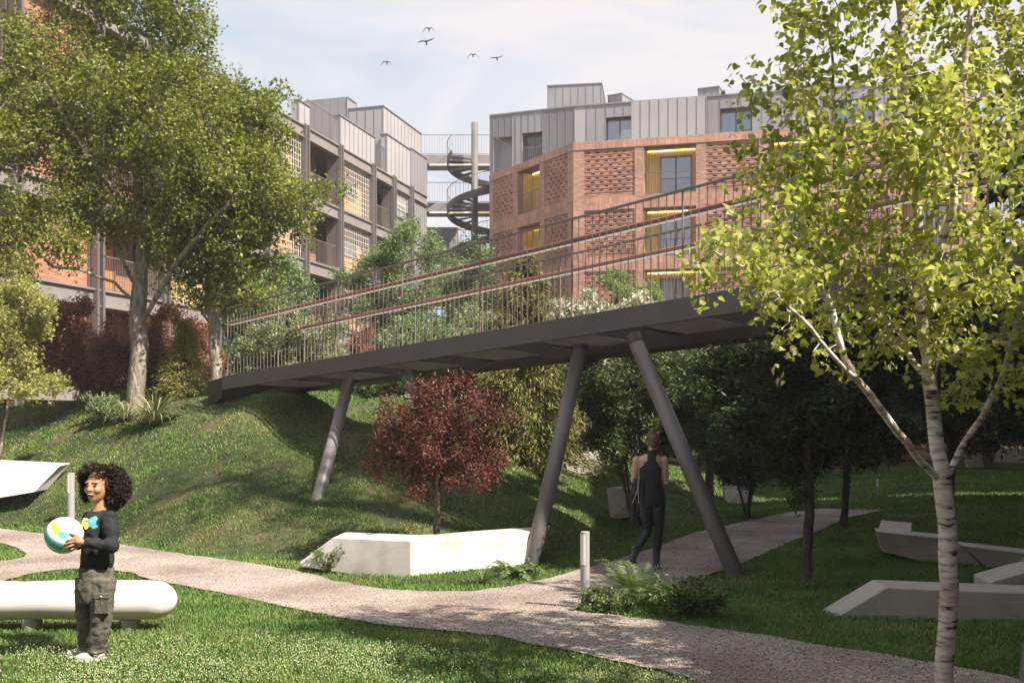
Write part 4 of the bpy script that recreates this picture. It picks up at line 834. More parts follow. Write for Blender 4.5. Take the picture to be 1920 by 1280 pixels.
conifer('golden_conifer', 'slim ochre conifer behind the railing in front of the brick corner loggias', GX(1150, 24.5), 560, 60, M['lf_con'], 4000, 43, size=.12, droop=.2)
# ---- dark wood beyond the footbridge on the right
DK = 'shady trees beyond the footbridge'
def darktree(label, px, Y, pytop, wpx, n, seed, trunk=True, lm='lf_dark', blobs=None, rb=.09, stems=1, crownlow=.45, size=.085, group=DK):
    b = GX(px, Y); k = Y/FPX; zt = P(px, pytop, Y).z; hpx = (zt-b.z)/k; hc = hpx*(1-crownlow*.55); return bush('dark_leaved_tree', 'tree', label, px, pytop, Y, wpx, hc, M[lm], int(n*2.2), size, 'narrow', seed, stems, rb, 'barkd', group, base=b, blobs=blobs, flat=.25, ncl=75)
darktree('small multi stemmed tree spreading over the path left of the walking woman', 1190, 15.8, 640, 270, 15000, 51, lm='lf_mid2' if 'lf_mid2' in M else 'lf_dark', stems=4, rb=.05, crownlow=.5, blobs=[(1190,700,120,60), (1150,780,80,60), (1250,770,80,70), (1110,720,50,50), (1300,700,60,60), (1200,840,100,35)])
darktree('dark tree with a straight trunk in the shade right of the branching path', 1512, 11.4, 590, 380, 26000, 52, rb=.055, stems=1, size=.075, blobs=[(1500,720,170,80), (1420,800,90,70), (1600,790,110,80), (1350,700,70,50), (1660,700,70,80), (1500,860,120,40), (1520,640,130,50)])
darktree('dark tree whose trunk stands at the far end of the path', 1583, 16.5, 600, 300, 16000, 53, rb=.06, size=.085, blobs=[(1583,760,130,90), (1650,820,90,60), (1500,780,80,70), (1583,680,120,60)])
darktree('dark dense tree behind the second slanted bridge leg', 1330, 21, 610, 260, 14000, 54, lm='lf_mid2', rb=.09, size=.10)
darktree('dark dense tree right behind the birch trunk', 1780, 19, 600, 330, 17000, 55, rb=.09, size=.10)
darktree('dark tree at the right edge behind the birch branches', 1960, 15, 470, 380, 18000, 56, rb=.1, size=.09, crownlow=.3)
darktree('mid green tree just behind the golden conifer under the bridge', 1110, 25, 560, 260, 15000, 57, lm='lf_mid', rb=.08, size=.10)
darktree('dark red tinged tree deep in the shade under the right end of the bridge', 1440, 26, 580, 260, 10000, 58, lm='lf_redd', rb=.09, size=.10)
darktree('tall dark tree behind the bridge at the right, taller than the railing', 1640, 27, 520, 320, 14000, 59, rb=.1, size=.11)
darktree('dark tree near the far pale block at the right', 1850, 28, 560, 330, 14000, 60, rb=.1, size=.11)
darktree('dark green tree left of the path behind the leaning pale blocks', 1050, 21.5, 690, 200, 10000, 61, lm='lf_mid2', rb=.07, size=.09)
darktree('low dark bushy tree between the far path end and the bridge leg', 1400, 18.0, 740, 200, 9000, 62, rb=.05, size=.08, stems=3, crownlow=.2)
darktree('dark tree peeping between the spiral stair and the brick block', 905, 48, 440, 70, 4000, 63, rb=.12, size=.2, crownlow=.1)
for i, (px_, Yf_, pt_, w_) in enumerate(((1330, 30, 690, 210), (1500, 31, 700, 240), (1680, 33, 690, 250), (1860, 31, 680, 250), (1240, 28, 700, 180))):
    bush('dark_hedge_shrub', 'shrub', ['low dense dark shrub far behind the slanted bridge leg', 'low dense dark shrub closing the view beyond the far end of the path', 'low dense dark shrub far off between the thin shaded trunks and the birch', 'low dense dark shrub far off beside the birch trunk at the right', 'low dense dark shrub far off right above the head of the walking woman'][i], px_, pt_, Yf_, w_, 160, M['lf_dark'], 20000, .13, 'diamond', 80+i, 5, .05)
# ---- unseen trees added to the right and behind the camera, blocking sun and sky
for i, (x, y, zt, w) in enumerate(((16.2,19.5,10.5,5.8), (19.8,25.5,11.5,6), (21,32,12,8), (6.9,7.2,6.9,3.6), (6.9,2.6,7.0,4.0), (6.0,-2.2,6.6,4.6), (4.4,-4.5,6.6,4.4), (8.3,11.9,7.0,2.2))):
    b = Vector((x, y, gzf(x, y))); R = random.Random(i); w2 = w/2; z0 = 6.3 if x == 7.6 else 2.6
    bl = [(np.array((x, y, (zt+z0)/2)), np.array((w2*.8, w2*.9, (zt-z0)/2*.9)))]+[(np.array((x+R.uniform(-.5, .5)*w2, y+R.uniform(-.6, .6)*w2, R.uniform(z0+1, zt-1.2))), np.array((w2*.5, w2*.5, 1.3))) for _ in range(5)]
    tree('shade_tree', 'tree', ['broad dark green tree added out of view to shade the right side'][0], b, [[b+Vector((0, 0, 1)), b+Vector((.1, 0, 2.6)), b+Vector((0, .1, zt*.55))]], bl, M['barkd'], M['lf_dark'], nat=240, nleaf=9000, size=.30, rbase=.2, tip=.015, step=.42, seed=70+i, clump=.5, ncl=60, spread=.3, group='unseen trees added to shade the right side', segs=6)

# tall slender trees added outside the frame so their crowns band the mound with shade
for i, (x, y, cx_, cy_, cz) in enumerate(((7.5, 7.9, 7.1, 8.2, 14.2), (6.3, 9.4, 5.3, 9.0, 13.8))):
    b = Vector((x, y, gzf(x, y))); bl = [(np.array((cx_, cy_, cz)), np.array((1.9, 1.3, 1.6))), (np.array((cx_-1.2, cy_+.9, cz-1)), np.array((1.2, .9, .9)))]
    tree('tall_shade_tree', 'tree', 'tall slender tree added out of frame to shade the mound', b, [[b+Vector((0, 0, 2)), Vector((x, y, 6)), Vector((cx_, cy_, cz-2))]], bl, M['barkd'], M['lf_mid2'], nat=200, nleaf=[1500, 700][i], size=.15, rbase=.14, tip=.012, step=.3, seed=95+i, clump=.3, ncl=60, spread=.18, group='unseen slender trees added to shade the mound', segs=6)
# ================================================================= people
M['skin_child'] = mat('warm_brown_skin', (0.42, 0.21, 0.115), 0.5, (0.47, 0.25, 0.145), 8)
M['skin_woman'] = mat('light_skin', (0.56, 0.33, 0.235), 0.5, (0.61, 0.37, 0.27), 8)
M['hair_c'] = leafmat('curly_hair', [(.010,.007,.005), (.025,.017,.011), (.045,.03,.02)], 0, .6)
M['hair_cb'] = mat('hair_base', (.012, .009, .006), .9)
M['hair_w'] = mat('brown_hair', (.085, .05, .03), .6, (.19, .115, .07), 60, stretch=(1, 1, .15))
M['navy'] = mat('navy_top', (.008, .010, .016), .75, (.022, .028, .042), 45)
M['legging'] = mat('navy_leggings', (.009, .012, .020), .5)
M['boot'] = mat('boot_leather', (.045, .06, .085), .25)
M['cargo'] = mat('olive_cargo_cloth', (.085, .080, .066), .85, (.13, .122, .10), 14, bump=.8, bscale=30)
M['shoe'] = mat('pale_shoe', (.52, .52, .46), .6, (.45, .52, .60), 40)
M['eye'] = mat('eye_dark', (.012, .008, .006), .2); M['teeth'] = mat('teeth', (.75, .72, .66), .3); M['lip'] = mat('mouth', (.16, .03, .03), .5)
def head(mb, c, f, s=1.0, tilt=0.0):
    """f: horizontal facing direction; head height about .225*s"""
    f = Vector(f).normalized(); u = Vector((0, 0, 1)); u = (u-f*u.dot(f)).normalized(); r = f.cross(u).normalized()
    R = Matrix((r, f, u)).transposed(); q = lambda x, y, z: Vector(c)+R @ (Vector((x, y, z))*s)
    E = lambda x, y, z, a, b, d, g=14: mb.ell(q(x, y, z), (a*s, b*s, d*s), g, 10, R)
    E(0, -.012, .030, .074, .092, .082); E(0, .022, -.010, .062, .070, .085); E(0, .045, -.068, .034, .034, .030); E(0, .030, -.050, .050, .050, .045)
    E(0, .093, -.014, .013, .018, .014); E(0, .088, .008, .009, .014, .028); E(-.012, .086, -.019, .009, .010, .008); E(.012, .086, -.019, .009, .010, .008)
    E(0, .075, .030, .050, .016, .011); E(.036, .062, -.020, .022, .022, .020); E(-.036, .062, -.020, .022, .022, .020)
    E(0, .078, -.040, .024, .011, .006); E(0, .074, -.058, .021, .011, .007)
    for k in (-1, 1): E(k*.075, -.005, -.005, .008, .016, .028)
    return q, R
def hand(mb, w, d, nrm, s=1.0, curl=.4, side=1, spread=.22):
    """w wrist, d towards the fingertips, nrm out of the back of the hand"""
    d = Vector(d).normalized(); n = Vector(nrm); n = (n-d*n.dot(d)).normalized(); t = d.cross(n).normalized()*side
    R = Matrix((t, d, n)).transposed(); L_ = .082*s; mb.ell(w+d*L_*.55, (.036*s, .050*s, .014*s), 12, 8, R); mb.tube([w-d*.02*s, w+d*.03*s], [.020*s, .022*s], 10)
    for i, (o, ln) in enumerate(((-.028, .058), (-.0095, .072), (.0095, .078), (.028, .070))):
        p = w+d*L_*.95+t*o*s-d*abs(o)*.25; dd = (d+t*o*spread*30*.3).normalized(); pts = [p-d*.02*s, p]; a = 0
        for k, fr in enumerate((.45, .32, .23)): a += curl*(.6+.2*i*0+.25*k); v = dd*math.cos(a)-n*math.sin(a); pts.append(pts[-1]+v*ln*s*fr)
        mb.tube(pts, [.009*s, .009*s, .0083*s, .0076*s, .006*s], 8)
    p = w+d*L_*.28+t*.030*s; v = (d*.55+t*.75-n*.25).normalized(); v2 = (d*.85+t*.35-n*.4).normalized(); mb.tube([p-v*.01, p+v*.032*s, p+v*.032*s+v2*.026*s], [.0125*s, .0105*s, .0075*s], 8)
# ---------------------------------------------------------------- child
c0 = G(176, 1236); Yc = c0.y; kc = Yc/FPX
def C(px, py, dy=0): return P(px, py, Yc+dy)
FD = Vector((-.78, -.62, 0)).normalized(); SD = Vector((FD.y, -FD.x, 0))      # SD: child's right-hand side points away from the camera
cm = MB(); hc = C(186, 912); qh, Rh = head(cm, hc, (-.28, -.96, .03), 1.06)
cm.tube([C(188, 962), C(188, 945), C(187, 925)], [.05, .038, .04], 14)
cm.rings([(C(180, 1085), .055, .05, .7), (C(183, 1060), .075, .065, .7), (C(184, 1020), .085, .07, .7), (C(187, 985), .10, .07, .7), (C(188, 966), .085, .06, .7), (C(188, 956), .045, .04, .7)], 20)
sh1 = C(206, 972, -.05); el1 = C(209, 1022, -.12); wr1 = C(157, 1017, -.20)
sh2 = C(168, 972, .07); el2 = C(158, 1012, .10); wr2 = C(140, 1025, .05)
for a, b, w in ((sh1, el1, wr1), (sh2, el2, wr2)): cm.tube([a, (a+b)/2, b, (b+w)/2, w], [.036, .034, .030, .027, .020], 12)
ball_c = C(120, 1003, -.17); ball_r = 34.5*(Yc-.17)/FPX
def onball(px, py, out=.004):
    v = P(px, py, 1.0)-Vector((0, 0, CAMH)); v = Vector(v)
    o = Vector((0, 0, CAMH)); d = v.normalized(); oc = o-ball_c; b = oc.dot(d); q_ = b*b-(oc.length_squared-(ball_r+out)**2); t = -b-math.sqrt(max(0, q_)); return o+d*t
# near hand lies on the camera side of the ball, fingers pointing left
def ballhand(mb, wpt, tips, thumb, s):
    base = [onball(140+i*0.5, 1008+i*6, .010) for i in range(4)]
    mb.ell((base[0]+base[3]+wpt)/3, (.034*s, .018*s, .036*s), 12, 8)
    mb.tube([wpt, (wpt+base[1])/2, base[1]], [.022*s, .026*s, .02*s], 10); mb.tube([wpt, base[3]], [.02*s, .015*s], 10); mb.tube([wpt, base[0]], [.02*s, .015*s], 10); mb.tube([base[0], base[3]], .013*s, 8)
    for i, (x, y) in enumerate(tips): m_ = onball((140+x)/2, (1008+i*6+y)/2, .011); mb.tube([base[i], m_, onball(x, y, .007)], [.0105*s, .0095*s, .0075*s], 8)
    mb.tube([wpt, onball(142, 1003, .012), onball(thumb[0], thumb[1], .007)], [.018*s, .012*s, .008*s], 8)
ballhand(cm, C(155, 1015, -.215), [(124, 1013), (120, 1020), (122, 1026), (128, 1031)], (130, 999), .86)
hand(cm, wr2, Vector((-.5, -.5, -.25)), Vector((.6, .5, -.7)), .8, .35, 1)
hipL = C(195, 1085, -.03); hipR = C(165, 1085, .03)
fL = Vector((C(186, 1236).x, Yc-.03, gzf(c0.x, Yc)+.035)); fR = Vector((C(156, 1232).x, Yc+.09, gzf(c0.x, Yc)+.035))
knL = C(190, 1152, -.06); knR = C(163, 1155, .05)
for h_, k_, f_ in ((hipL, knL, fL), (hipR, knR, fR)): cm.tube([h_, (h_+k_)/2, k_, (k_*.4+f_*.6), f_+Vector((0, 0, .02))], [.045, .045, .040, .036, .03], 12); cm.ell(f_+Vector((-.04, -.02, 0)), (.07, .03, .028), 10, 8)
child = cm.build('person', M['skin_child'], None, loc=c0, smooth=True); remesh(child, .0055, 2)
tag(child, 'laughing child with dark curly hair and dark top holding a beach ball on the lawn', 'person')
cs = MB(); cs.rings([(C(181, 1068), .107, .085, .7), (C(183, 1052), .112, .088, .7), (C(183, 1030), .102, .082, .7), (C(185, 1000), .110, .085, .7), (C(187, 976), .118, .083, .7), (C(188, 962), .095, .068, .7), (C(188, 955), .055, .05, .7)], 24)
for a, b, w in ((sh1, el1, wr1), (sh2, el2, wr2)): cs.tube([a+(a-b)*.12, (a+b)/2, b, (b+w)/2, w], [.052, .052, .048, .040, .032], 14); cs.ell(b, (.05, .05, .05)); cs.ell(a, (.055, .052, .055))
def shirtmat():
    m, t, b, o = newmat('printed_dark_jersey'); b.inputs['Roughness'].default_value = .85; g = N(t, 'ShaderNodeNewGeometry'); nzz = N(t, 'ShaderNodeTexNoise', i_Scale=45.0, i_Detail=2.0)
    L(t, g.outputs['Position'], nzz.inputs['Vector']); ad = N(t, 'ShaderNodeVectorMath', operation='MULTIPLY_ADD'); ad.inputs[1].default_value = (.03, .03, .03); L(t, nzz.outputs['Color'], ad.inputs[0]); L(t, g.outputs['Position'], ad.inputs[2])
    col = None; prev = (.012, .014, .015)
    for (px, py, rad, cc) in ((160, 979, .021, (.72, .60, .10)), (165, 981, .016, (.80, .42, .10)), (172, 978, .020, (.10, .42, .62)), (178, 973, .010, (.12, .5, .7)), (163, 986, .012, (.75, .62, .1)), (177, 985, .010, (.10, .42, .62)), (159, 978, .005, (.02, .02, .02)), (163, 977, .005, (.02, .02, .02))):
        c = C(px, py, -.085); vd = N(t, 'ShaderNodeVectorMath', operation='DISTANCE'); vd.inputs[1].default_value = (c.x+.015, c.y+.015, c.z+.015); sc = N(t, 'ShaderNodeMath', operation='LESS_THAN'); sc.inputs[1].default_value = rad*1.5 if rad > .008 else rad
        # distance measured across the chest only
        pr = N(t, 'ShaderNodeVectorMath', operation='MULTIPLY'); pr.inputs[1].default_value = (1, 0, 1); L(t, ad.outputs[0], pr.inputs[0]); vd.inputs[1].default_value = (c.x+.015, 0, c.z+.015)
        L(t, pr.outputs[0], vd.inputs[0]); L(t, vd.outputs['Value'], sc.inputs[0]); mxx = N(t, 'ShaderNodeMix', data_type='RGBA'); mxx.inputs['B'].default_value = c4(cc); L(t, sc.outputs[0], mxx.inputs['Factor'])
        if col is None: mxx.inputs['A'].default_value = c4(prev)
        else: L(t, col, mxx.inputs['A'])
        col = mxx.outputs['Result']
    L(t, col, b.inputs['Base Color']); bp = N(t, 'ShaderNodeBump', i_Strength=.7, i_Distance=.01); n3 = N(t, 'ShaderNodeTexNoise', i_Scale=22.0, i_Detail=2.0); L(t, g.outputs['Position'], n3.inputs['Vector']); L(t, n3.outputs['Fac'], bp.inputs['Height']); L(t, bp.outputs[0], b.inputs['Normal']); return m
folds(remesh(cs.build('shirt', shirtmat(), child, smooth=True), .008, 3), .022, .055)
ct = MB(); ct.rings([(C(178, 1128), .105, .09, .7), (C(180, 1095), .122, .095, .7), (C(181, 1070), .115, .09, .7), (C(181, 1062), .108, .086, .7)], 24)
for h_, k_, f_ in ((hipL, knL, fL), (hipR, knR, fR)):
    ct.tube([h_, (h_*.5+k_*.5), k_, (k_*.5+f_*.5), f_+Vector((0, 0, .06)), f_+Vector((0, 0, .018))], [.082, .078, .070, .066, .064, .066], 16)
    for z, rr in ((.10, .069), (.15, .066), (.055, .070)): ct.ell(f_+Vector((random.uniform(-.01, .01), 0, z)), (rr, rr*.95, .018))
tro = ct.build('trousers', M['cargo'], child, smooth=True); folds(remesh(tro, .008, 2), .03, .07)
pk = MB(); pc = C(192, 1130, -.125); pk.ell(pc, (.055, .022, .065), 4, 6); pk.box(pc+Vector((-.048, -.022, .035)), pc+Vector((.048, .01, .065))); pk.box(pc+Vector((-.043, -.018, -.065)), pc+Vector((.043, .02, .045))); pk.build('pocket', M['cargo'], tro, bevel=.006)
pk = MB(); pk.ell(pc+Vector((.002, -.026, .047)), (.007, .004, .007), 8, 6); pk.build('button', M['teeth'], tro)
for f_, sx in ((fL, -1), (fR, -1)):
    sm_ = MB(); sm_.ell(f_+Vector((-.055, -.03, -.008)), (.082, .038, .032), 14, 10, Matrix.Rotation(.35, 3, 'Z')); sm_.ell(f_+Vector((.005, 0, .0)), (.045, .036, .04)); s_ = sm_.build('shoe', M['shoe'], child, smooth=True); remesh(s_, .006, 2)
    sm_ = MB(); sm_.rings([(f_+Vector((-.035, -.02, -.036)), .105, .042, .35), (f_+Vector((-.035, -.02, -.018)), .103, .040, .35)], 20); sm_.build('sole', M['teeth'], s_)
# face details
for sx in (-1, 1):
    e_ = MB(); e_.ell(qh(sx*.030, .079, .008), (.0105, .0075, .0055), 10, 8, Rh); e_.build('eye', M['eye'], child); e_ = MB(); e_.tube([qh(sx*.046, .074, .024), qh(sx*.030, .083, .029), qh(sx*.014, .086, .025)], .0035, 6); e_.build('eyebrow', M['hair_cb'], child)
e_ = MB(); e_.ell(qh(0, .079, -.050), (.027, .010, .014), 12, 8, Rh); e_.build('mouth', M['lip'], child); e_ = MB(); e_.ell(qh(0, .084, -.044), (.021, .007, .005), 12, 8, Rh); e_.build('teeth', M['teeth'], child)
def curls():
    R = np.random.default_rng(5); hb = MB(); cc = C(203, 905, .06); hb.ell(cc, (.108, .09, .098), 18, 12); hb.ell(C(222, 920, .03), (.06, .07, .07), 14, 10); hb.ell(C(172, 898, .06), (.065, .06, .075), 14, 10); hb.ell(C(163, 918, .09), (.03, .04, .06), 12, 8)
    o = hb.build('hair', M['hair_cb'], child, smooth=True); remesh(o, .012, 2)
    bl = [(cc, (.112, .10, .105)), (C(223, 918, .05), (.07, .08, .08)), (C(215, 935, .05), (.06, .07, .06)), (C(172, 895, .05), (.075, .06, .08)), (C(163, 918, .10), (.03, .045, .07)), (C(186, 884, -.02), (.09, .06, .03))]
    ps = []; ds = []
    for c, r in bl:
        n = int(9000*(r[0]*r[2])/.02); v = R.normal(size=(n, 3)); v /= np.linalg.norm(v, axis=1, keepdims=True); ps.append(np.array(c)+v*np.array(r)*(R.uniform(.85, 1.06, (n, 1))+.14*R.random((n, 1))**5+.08*np.sin(v[:, :1]*7+v[:, 2:]*6))); ds.append(v*.8+R.normal(size=(n, 3))*.8)
    p = np.vstack(ps); d = np.vstack(ds); fc = np.array(hc)+np.array((-.28, -.96, 0))*.07; k = (np.linalg.norm((p-fc)/np.array((1, 1, 1.15)), axis=1) > .092); p = p[k]; d = d[k]; n = len(p)
    TV = [(0,-.12,0),(0,.12,0),(.5,-.10,.22),(.5,.10,.22),(1,0,-.1)]; TF = [(0,1,3),(0,3,2),(2,3,4)]
    scatter('curls', p, d, R.uniform(0, 6.28, n), R.uniform(.018, .036, n), TV, TF, M['hair_c'], o)
curls()
# the ball
def ball():
    me = MB(); seg, rg = 32, 20; tilt = Matrix.Rotation(.6, 3, 'Y') @ Matrix.Rotation(.5, 3, 'X'); me.ell(ball_c, (ball_r,)*3, seg, rg, tilt); o = me.build('beach_ball', None, None, loc=ball_c, smooth=True); cols = [(.80,.80,.76), (.80,.74,.05), (.45,.66,.20), (.03,.50,.36), (.05,.25,.55), (.10,.55,.62)]
    for i, c in enumerate(cols): o.data.materials.append(mat('ball_paint', c, .35))
    pat = {8: [4,4,1,1,2,2,3,3,5,5,0,0], 9: [4,4,1,1,2,2,3,3,5,5,0,0], 10: [4,4,1,1,2,2,3,3,5,5,0,0], 4: [0,0,0,3,3,0,2,1,1,5,0,0], 5: [0,0,0,3,3,0,2,1,1,5,0,0], 14: [0,3,3,0,0,1,1,0,4,4,0,0], 15: [0,3,3,0,0,1,1,0,4,4,0,0]}
    for i, p in enumerate(o.data.polygons):
        r_, s_ = divmod(i, seg); p.material_index = pat.get(r_, [0])[(s_*12//seg) % len(pat.get(r_, [0]))] if r_ in pat else 0
    tag(o, 'white beach ball with yellow, green and blue patches held by the child', 'ball')
ball()
# ---------------------------------------------------------------- woman walking away
w0 = Vector(Gb(1217, 1071)).to_3d(); w0.z = float(zbase(w0.x, w0.y))+.02; Yw = w0.y
def D(px, py, dy=0): return P(px, py, Yw+dy)
wm = MB(); hw = D(1226, 827, 0); qw, Rw = head(wm, hw, (.25, 1, -.12), 1.0)
wm.tube([D(1221, 864, -.02), D(1222, 850), D(1225, 836, .01)], [.065, .050, .05], 14)
torso = [(D(1222, 945), .10, .08, 0), (D(1222, 930), .14, .10, 0), (D(1221, 908), .118, .09, 0), (D(1220, 893), .120, .09, 0), (D(1219, 875), .150, .10, 0), (D(1218, 862), .165, .09, 0), (D(1219, 855), .12, .07, 0), (D(1221, 850), .06, .05, 0)]
wm.rings(torso, 20)
a1 = D(1194, 863, 0); e1_ = D(1188, 900, .0); h1_ = D(1200, 898, .22); a2 = D(1245, 864, 0); e2_ = D(1249, 905, .0); h2_ = D(1240, 885, .20)
for a, b, w in ((a1, e1_, h1_), (a2, e2_, h2_)): wm.tube([a, (a+b)/2, b, (b+w)/2, w], [.052, .044, .037, .033, .026], 12); wm.ell(a, (.056, .054, .058)); wm.ell(b, (.036, .038, .037)); hand(wm, w, (w-b), Vector((0, 0, 1)), .95, .4, 1)
hl = D(1211, 940); hr_ = D(1234, 940); kl = D(1214, 994, .02); kr = D(1236, 992, .0); al = D(1190, 1040, -.12); ar = D(1231, 1046, .02)
legs = ((hl, kl, al), (hr_, kr, ar))
for h_, k_, f_ in legs: wm.tube([h_, (h_+k_)/2, k_, k_*.6+f_*.4, f_], [.085, .072, .050, .050, .032], 12)
woman = wm.build('person', M['skin_woman'], None, loc=w0, smooth=True); remesh(woman, .0085, 2)
tag(woman, 'woman with a hair bun in sleeveless dark top and leggings walking away on the path', 'person')
wt = MB(); wt.rings([(D(1221, 908), .132, .102, 0), (D(1220, 893), .130, .10, 0), (D(1219, 877), .145, .112, 0), (D(1219, 866), .125, .105, 0), (D(1220, 856), .085, .085, 0), (D(1222, 848), .060, .060, 0), (D(1222.5, 843), .056, .057, 0)], 22); remesh(wt.build('top', M['navy'], woman, smooth=True), .009, 2)
wl = MB(); wl.rings([(D(1222, 948), .125, .10, 0), (D(1222, 938), .165, .125, 0), (D(1222, 924), .160, .122, 0), (D(1221.5, 910), .138, .108, 0), (D(1221, 902), .136, .106, 0)], 20)
for h_, k_, f_ in legs: wl.tube([h_, (h_+k_)/2, k_, k_*.6+f_*.4, f_+Vector((0, 0, .01))], [.092, .079, .056, .056, .037], 14)
remesh(wl.build('leggings', M['legging'], woman, smooth=True), .009, 2)
def boot(ank, toe, heel, par):
    b = MB(); top_ = ank+Vector((0, 0, .11)); b.tube([top_, ank, ank*.6+heel*.4], [.048, .045, .04], 14); hp_ = ank*.25+heel*.75; b.tube([hp_+Vector((0, 0, .045)), (hp_*.5+toe*.5)+Vector((0, 0, .04)), toe+Vector((0, 0, .02))], [.04, (.042, .036), (.03, .018)], 12); b.ell(ank*.4+heel*.6, (.04, .045, .05)); o = b.build('boot', M['boot'], par, smooth=True); remesh(o, .007, 2)
    b = MB(); b.tube([hp_+Vector((0, 0, .02)), heel], [.022, .012], 10); b.build('boot_heel', M['eye'], o)
boot(ar, D(1237, 1069, .14)+Vector((0, 0, 0)), D(1229, 1070, .0), woman); boot(al, D(1190, 1071, .03), D(1183, 1051, -.17), woman)
hb = MB(); hb.ell(hw+Vector((-.008, -.028, .032)), (.083, .090, .088), 18, 12); hb.ell(D(1223, 811, -.05), (.048, .042, .036), 14, 10); hb.ell(hw+Vector((-.01, -.05, -.02)), (.065, .05, .06), 14, 10); hr2 = hb.build('hair', M['hair_w'], woman, smooth=True); remesh(hr2, .008, 1)
jb = empty('shoulder_bag', D(1190, 920, -.12), 'dark jacket and small chain bag hanging at the left side of the walking woman', 'bag')
j = MB(); j.rings([(D(1189, 985, -.12), .018, .02, 0), (D(1187, 965, -.12), .032, .03, 0), (D(1188, 945, -.12), .038, .035, 0), (D(1191, 925, -.12), .060, .045, 0), (D(1194, 905, -.12), .055, .045, 0), (D(1193, 896, -.10), .035, .035, 0)], 14); o = j.build('jacket', M['navy'], jb, smooth=True)
j = MB(); j.tube([D(1199, 862, -.10), D(1198, 885, -.15), D(1197, 915, -.18), D(1186, 942, -.18), D(1198, 942, -.18), D(1196, 915, -.18), D(1198, 890, -.16)], .006, 6); j.build('chain', M['cladlight'], jb)
j = MB(); j.box(D(1185, 941, -.17), D(1199, 924, -.12)); j.build('pouch', M['eye'], jb, bevel=.01)
# ================================================================= furniture and small plants
def slab(name, label, cat, tops_, bots, back, mt='concrete', bevel=.012, group=None, bback=None):
    """front edge traced as points on top and at the foot; the block reaches back by a vector"""
    n = len(tops_); bk = Vector(back); bb2 = Vector(bback) if bback is not None else bk
    v = [*bots, *tops_, *[b+bb2 for b in bots], *[t+bk for t in tops_]]; f = []
    for i in range(n-1):
        f += [(i, i+1, n+i+1, n+i), (2*n+i+1, 2*n+i, 3*n+i, 3*n+i+1), (n+i, n+i+1, 3*n+i+1, 3*n+i), (i+1, i, 2*n+i, 2*n+i+1)]
    f += [(0, n, 3*n, 2*n), (n-1, 3*n-1, 4*n-1, 2*n-1)]
    loc = sum(bots, Vector())/n; m = MB(); m.add(v, f); o = m.build(name, M[mt], None, loc=loc, bevel=bevel); me = o.data; bm = bmesh.new(); bm.from_mesh(me); bmesh.ops.remove_doubles(bm, verts=bm.verts, dist=1e-4); bmesh.ops.recalc_face_normals(bm, faces=bm.faces); bm.to_mesh(me); bm.free()
    return tag(o, label, cat, group)
gp = lambda px, py: Vector((*Gb(px, py), 0))
def PP(px, py, a, b):
    (p0, Y0), (p1, Y1) = a, b; x0 = (p0-960)/FPX*Y0; x1 = (p1-960)/FPX*Y1; r = (px-960)/FPX; t = (r*Y0-x0)/((x1-x0)-r*(Y1-Y0)); return P(px, py, Y0+(Y1-Y0)*t)
A1 = ((1528, 8.75), (2150, 8.2))
a = G(563, 1058, zbase); b = G(770, 1081, zbase); c = G(962, 1067, zbase); dn = Vector((0, 0, -.08))
slab('planter_wall', 'pale concrete planter wall with a sharp front corner under the purple tree', 'planter', [P(561, 1054, 12.1), P(625, 1007, 12.0), P(770, 1013, b.y-.02), P(1026, 994, c.y+.75)], [P(564, 1062, 12.1), P(625, 1072, 12.0), b+dn, c+dn+Vector((.12,.25,0))], (.06, .55, 0))
# long white capsule seat
t = G(200, 1180, zbase); Yq = t.y-.02; be = empty('capsule_bench', Vector((P(140, 1180, Yq).x, Yq, float(zbase(-2.8, Yq)))), 'smooth white capsule shaped bench on round feet behind the child', 'bench')
m = MB(); kq = Yq/FPX; R0_ = 36*kq; cxr = P(322, 1124, Yq).x-R0_; zc0 = P(0, 1124, Yq).z; pts = []; rad = []
for i in range(9): a_ = i/8*math.pi/2; pts.append(Vector((cxr+R0_*math.sin(math.pi/2-a_)*1.25, Yq, zc0))); rad.append(((max(.01, R0_*math.sin(a_))), max(.01, R0_*1.05*math.sin(a_))))
pts[0] = pts[0]+Vector((.001, 0, 0))
for px, q in ((200, 1.0), (140, .99), (80, .97), (40, .96), (0, .99), (-60, 1.05), (-160, 1.1), (-260, 1.1)): pts.append(Vector((P(px, 1124, Yq).x, Yq+(.0 if px > 100 else (100-px)*.0006), zc0-(.015 if px < 60 else 0)))); rad.append((R0_*q, R0_*1.15*q))
m.tube(pts[::-1], rad[::-1], 32); o = m.build('seat', mat('white_bench', (.74, .71, .68), .55, (.78, .75, .72), 6), be, smooth=True)
o.modifiers.new('sub', 'SUBSURF').render_levels = 1
for px in (245, 60, -180):
    v = P(px, 1160, Yq); zf = float(zbase(v.x, Yq)); m = MB(); m.tube([(v.x, Yq, zf-.05), (v.x, Yq, v.z+.1)], .075, 20); m.build('leg', mat('bench_foot', (.42, .42, .38), .5), be, smooth=True)
# slab bench high on the left
l = G(60, 935)
Yl = l.y
slab('slab_bench', 'white angular slab bench cantilevered on the slope at the left edge', 'bench', [P(-140, 868, Yl+.3), P(-10, 867, Yl+.3), P(112, 873, Yl+.1)], [P(-140, 960, Yl-.2), P(-8, 934, Yl-.2), P(64, 922, Yl-.35)], (-.05, .55, .02), bback=(0, .5, 0))
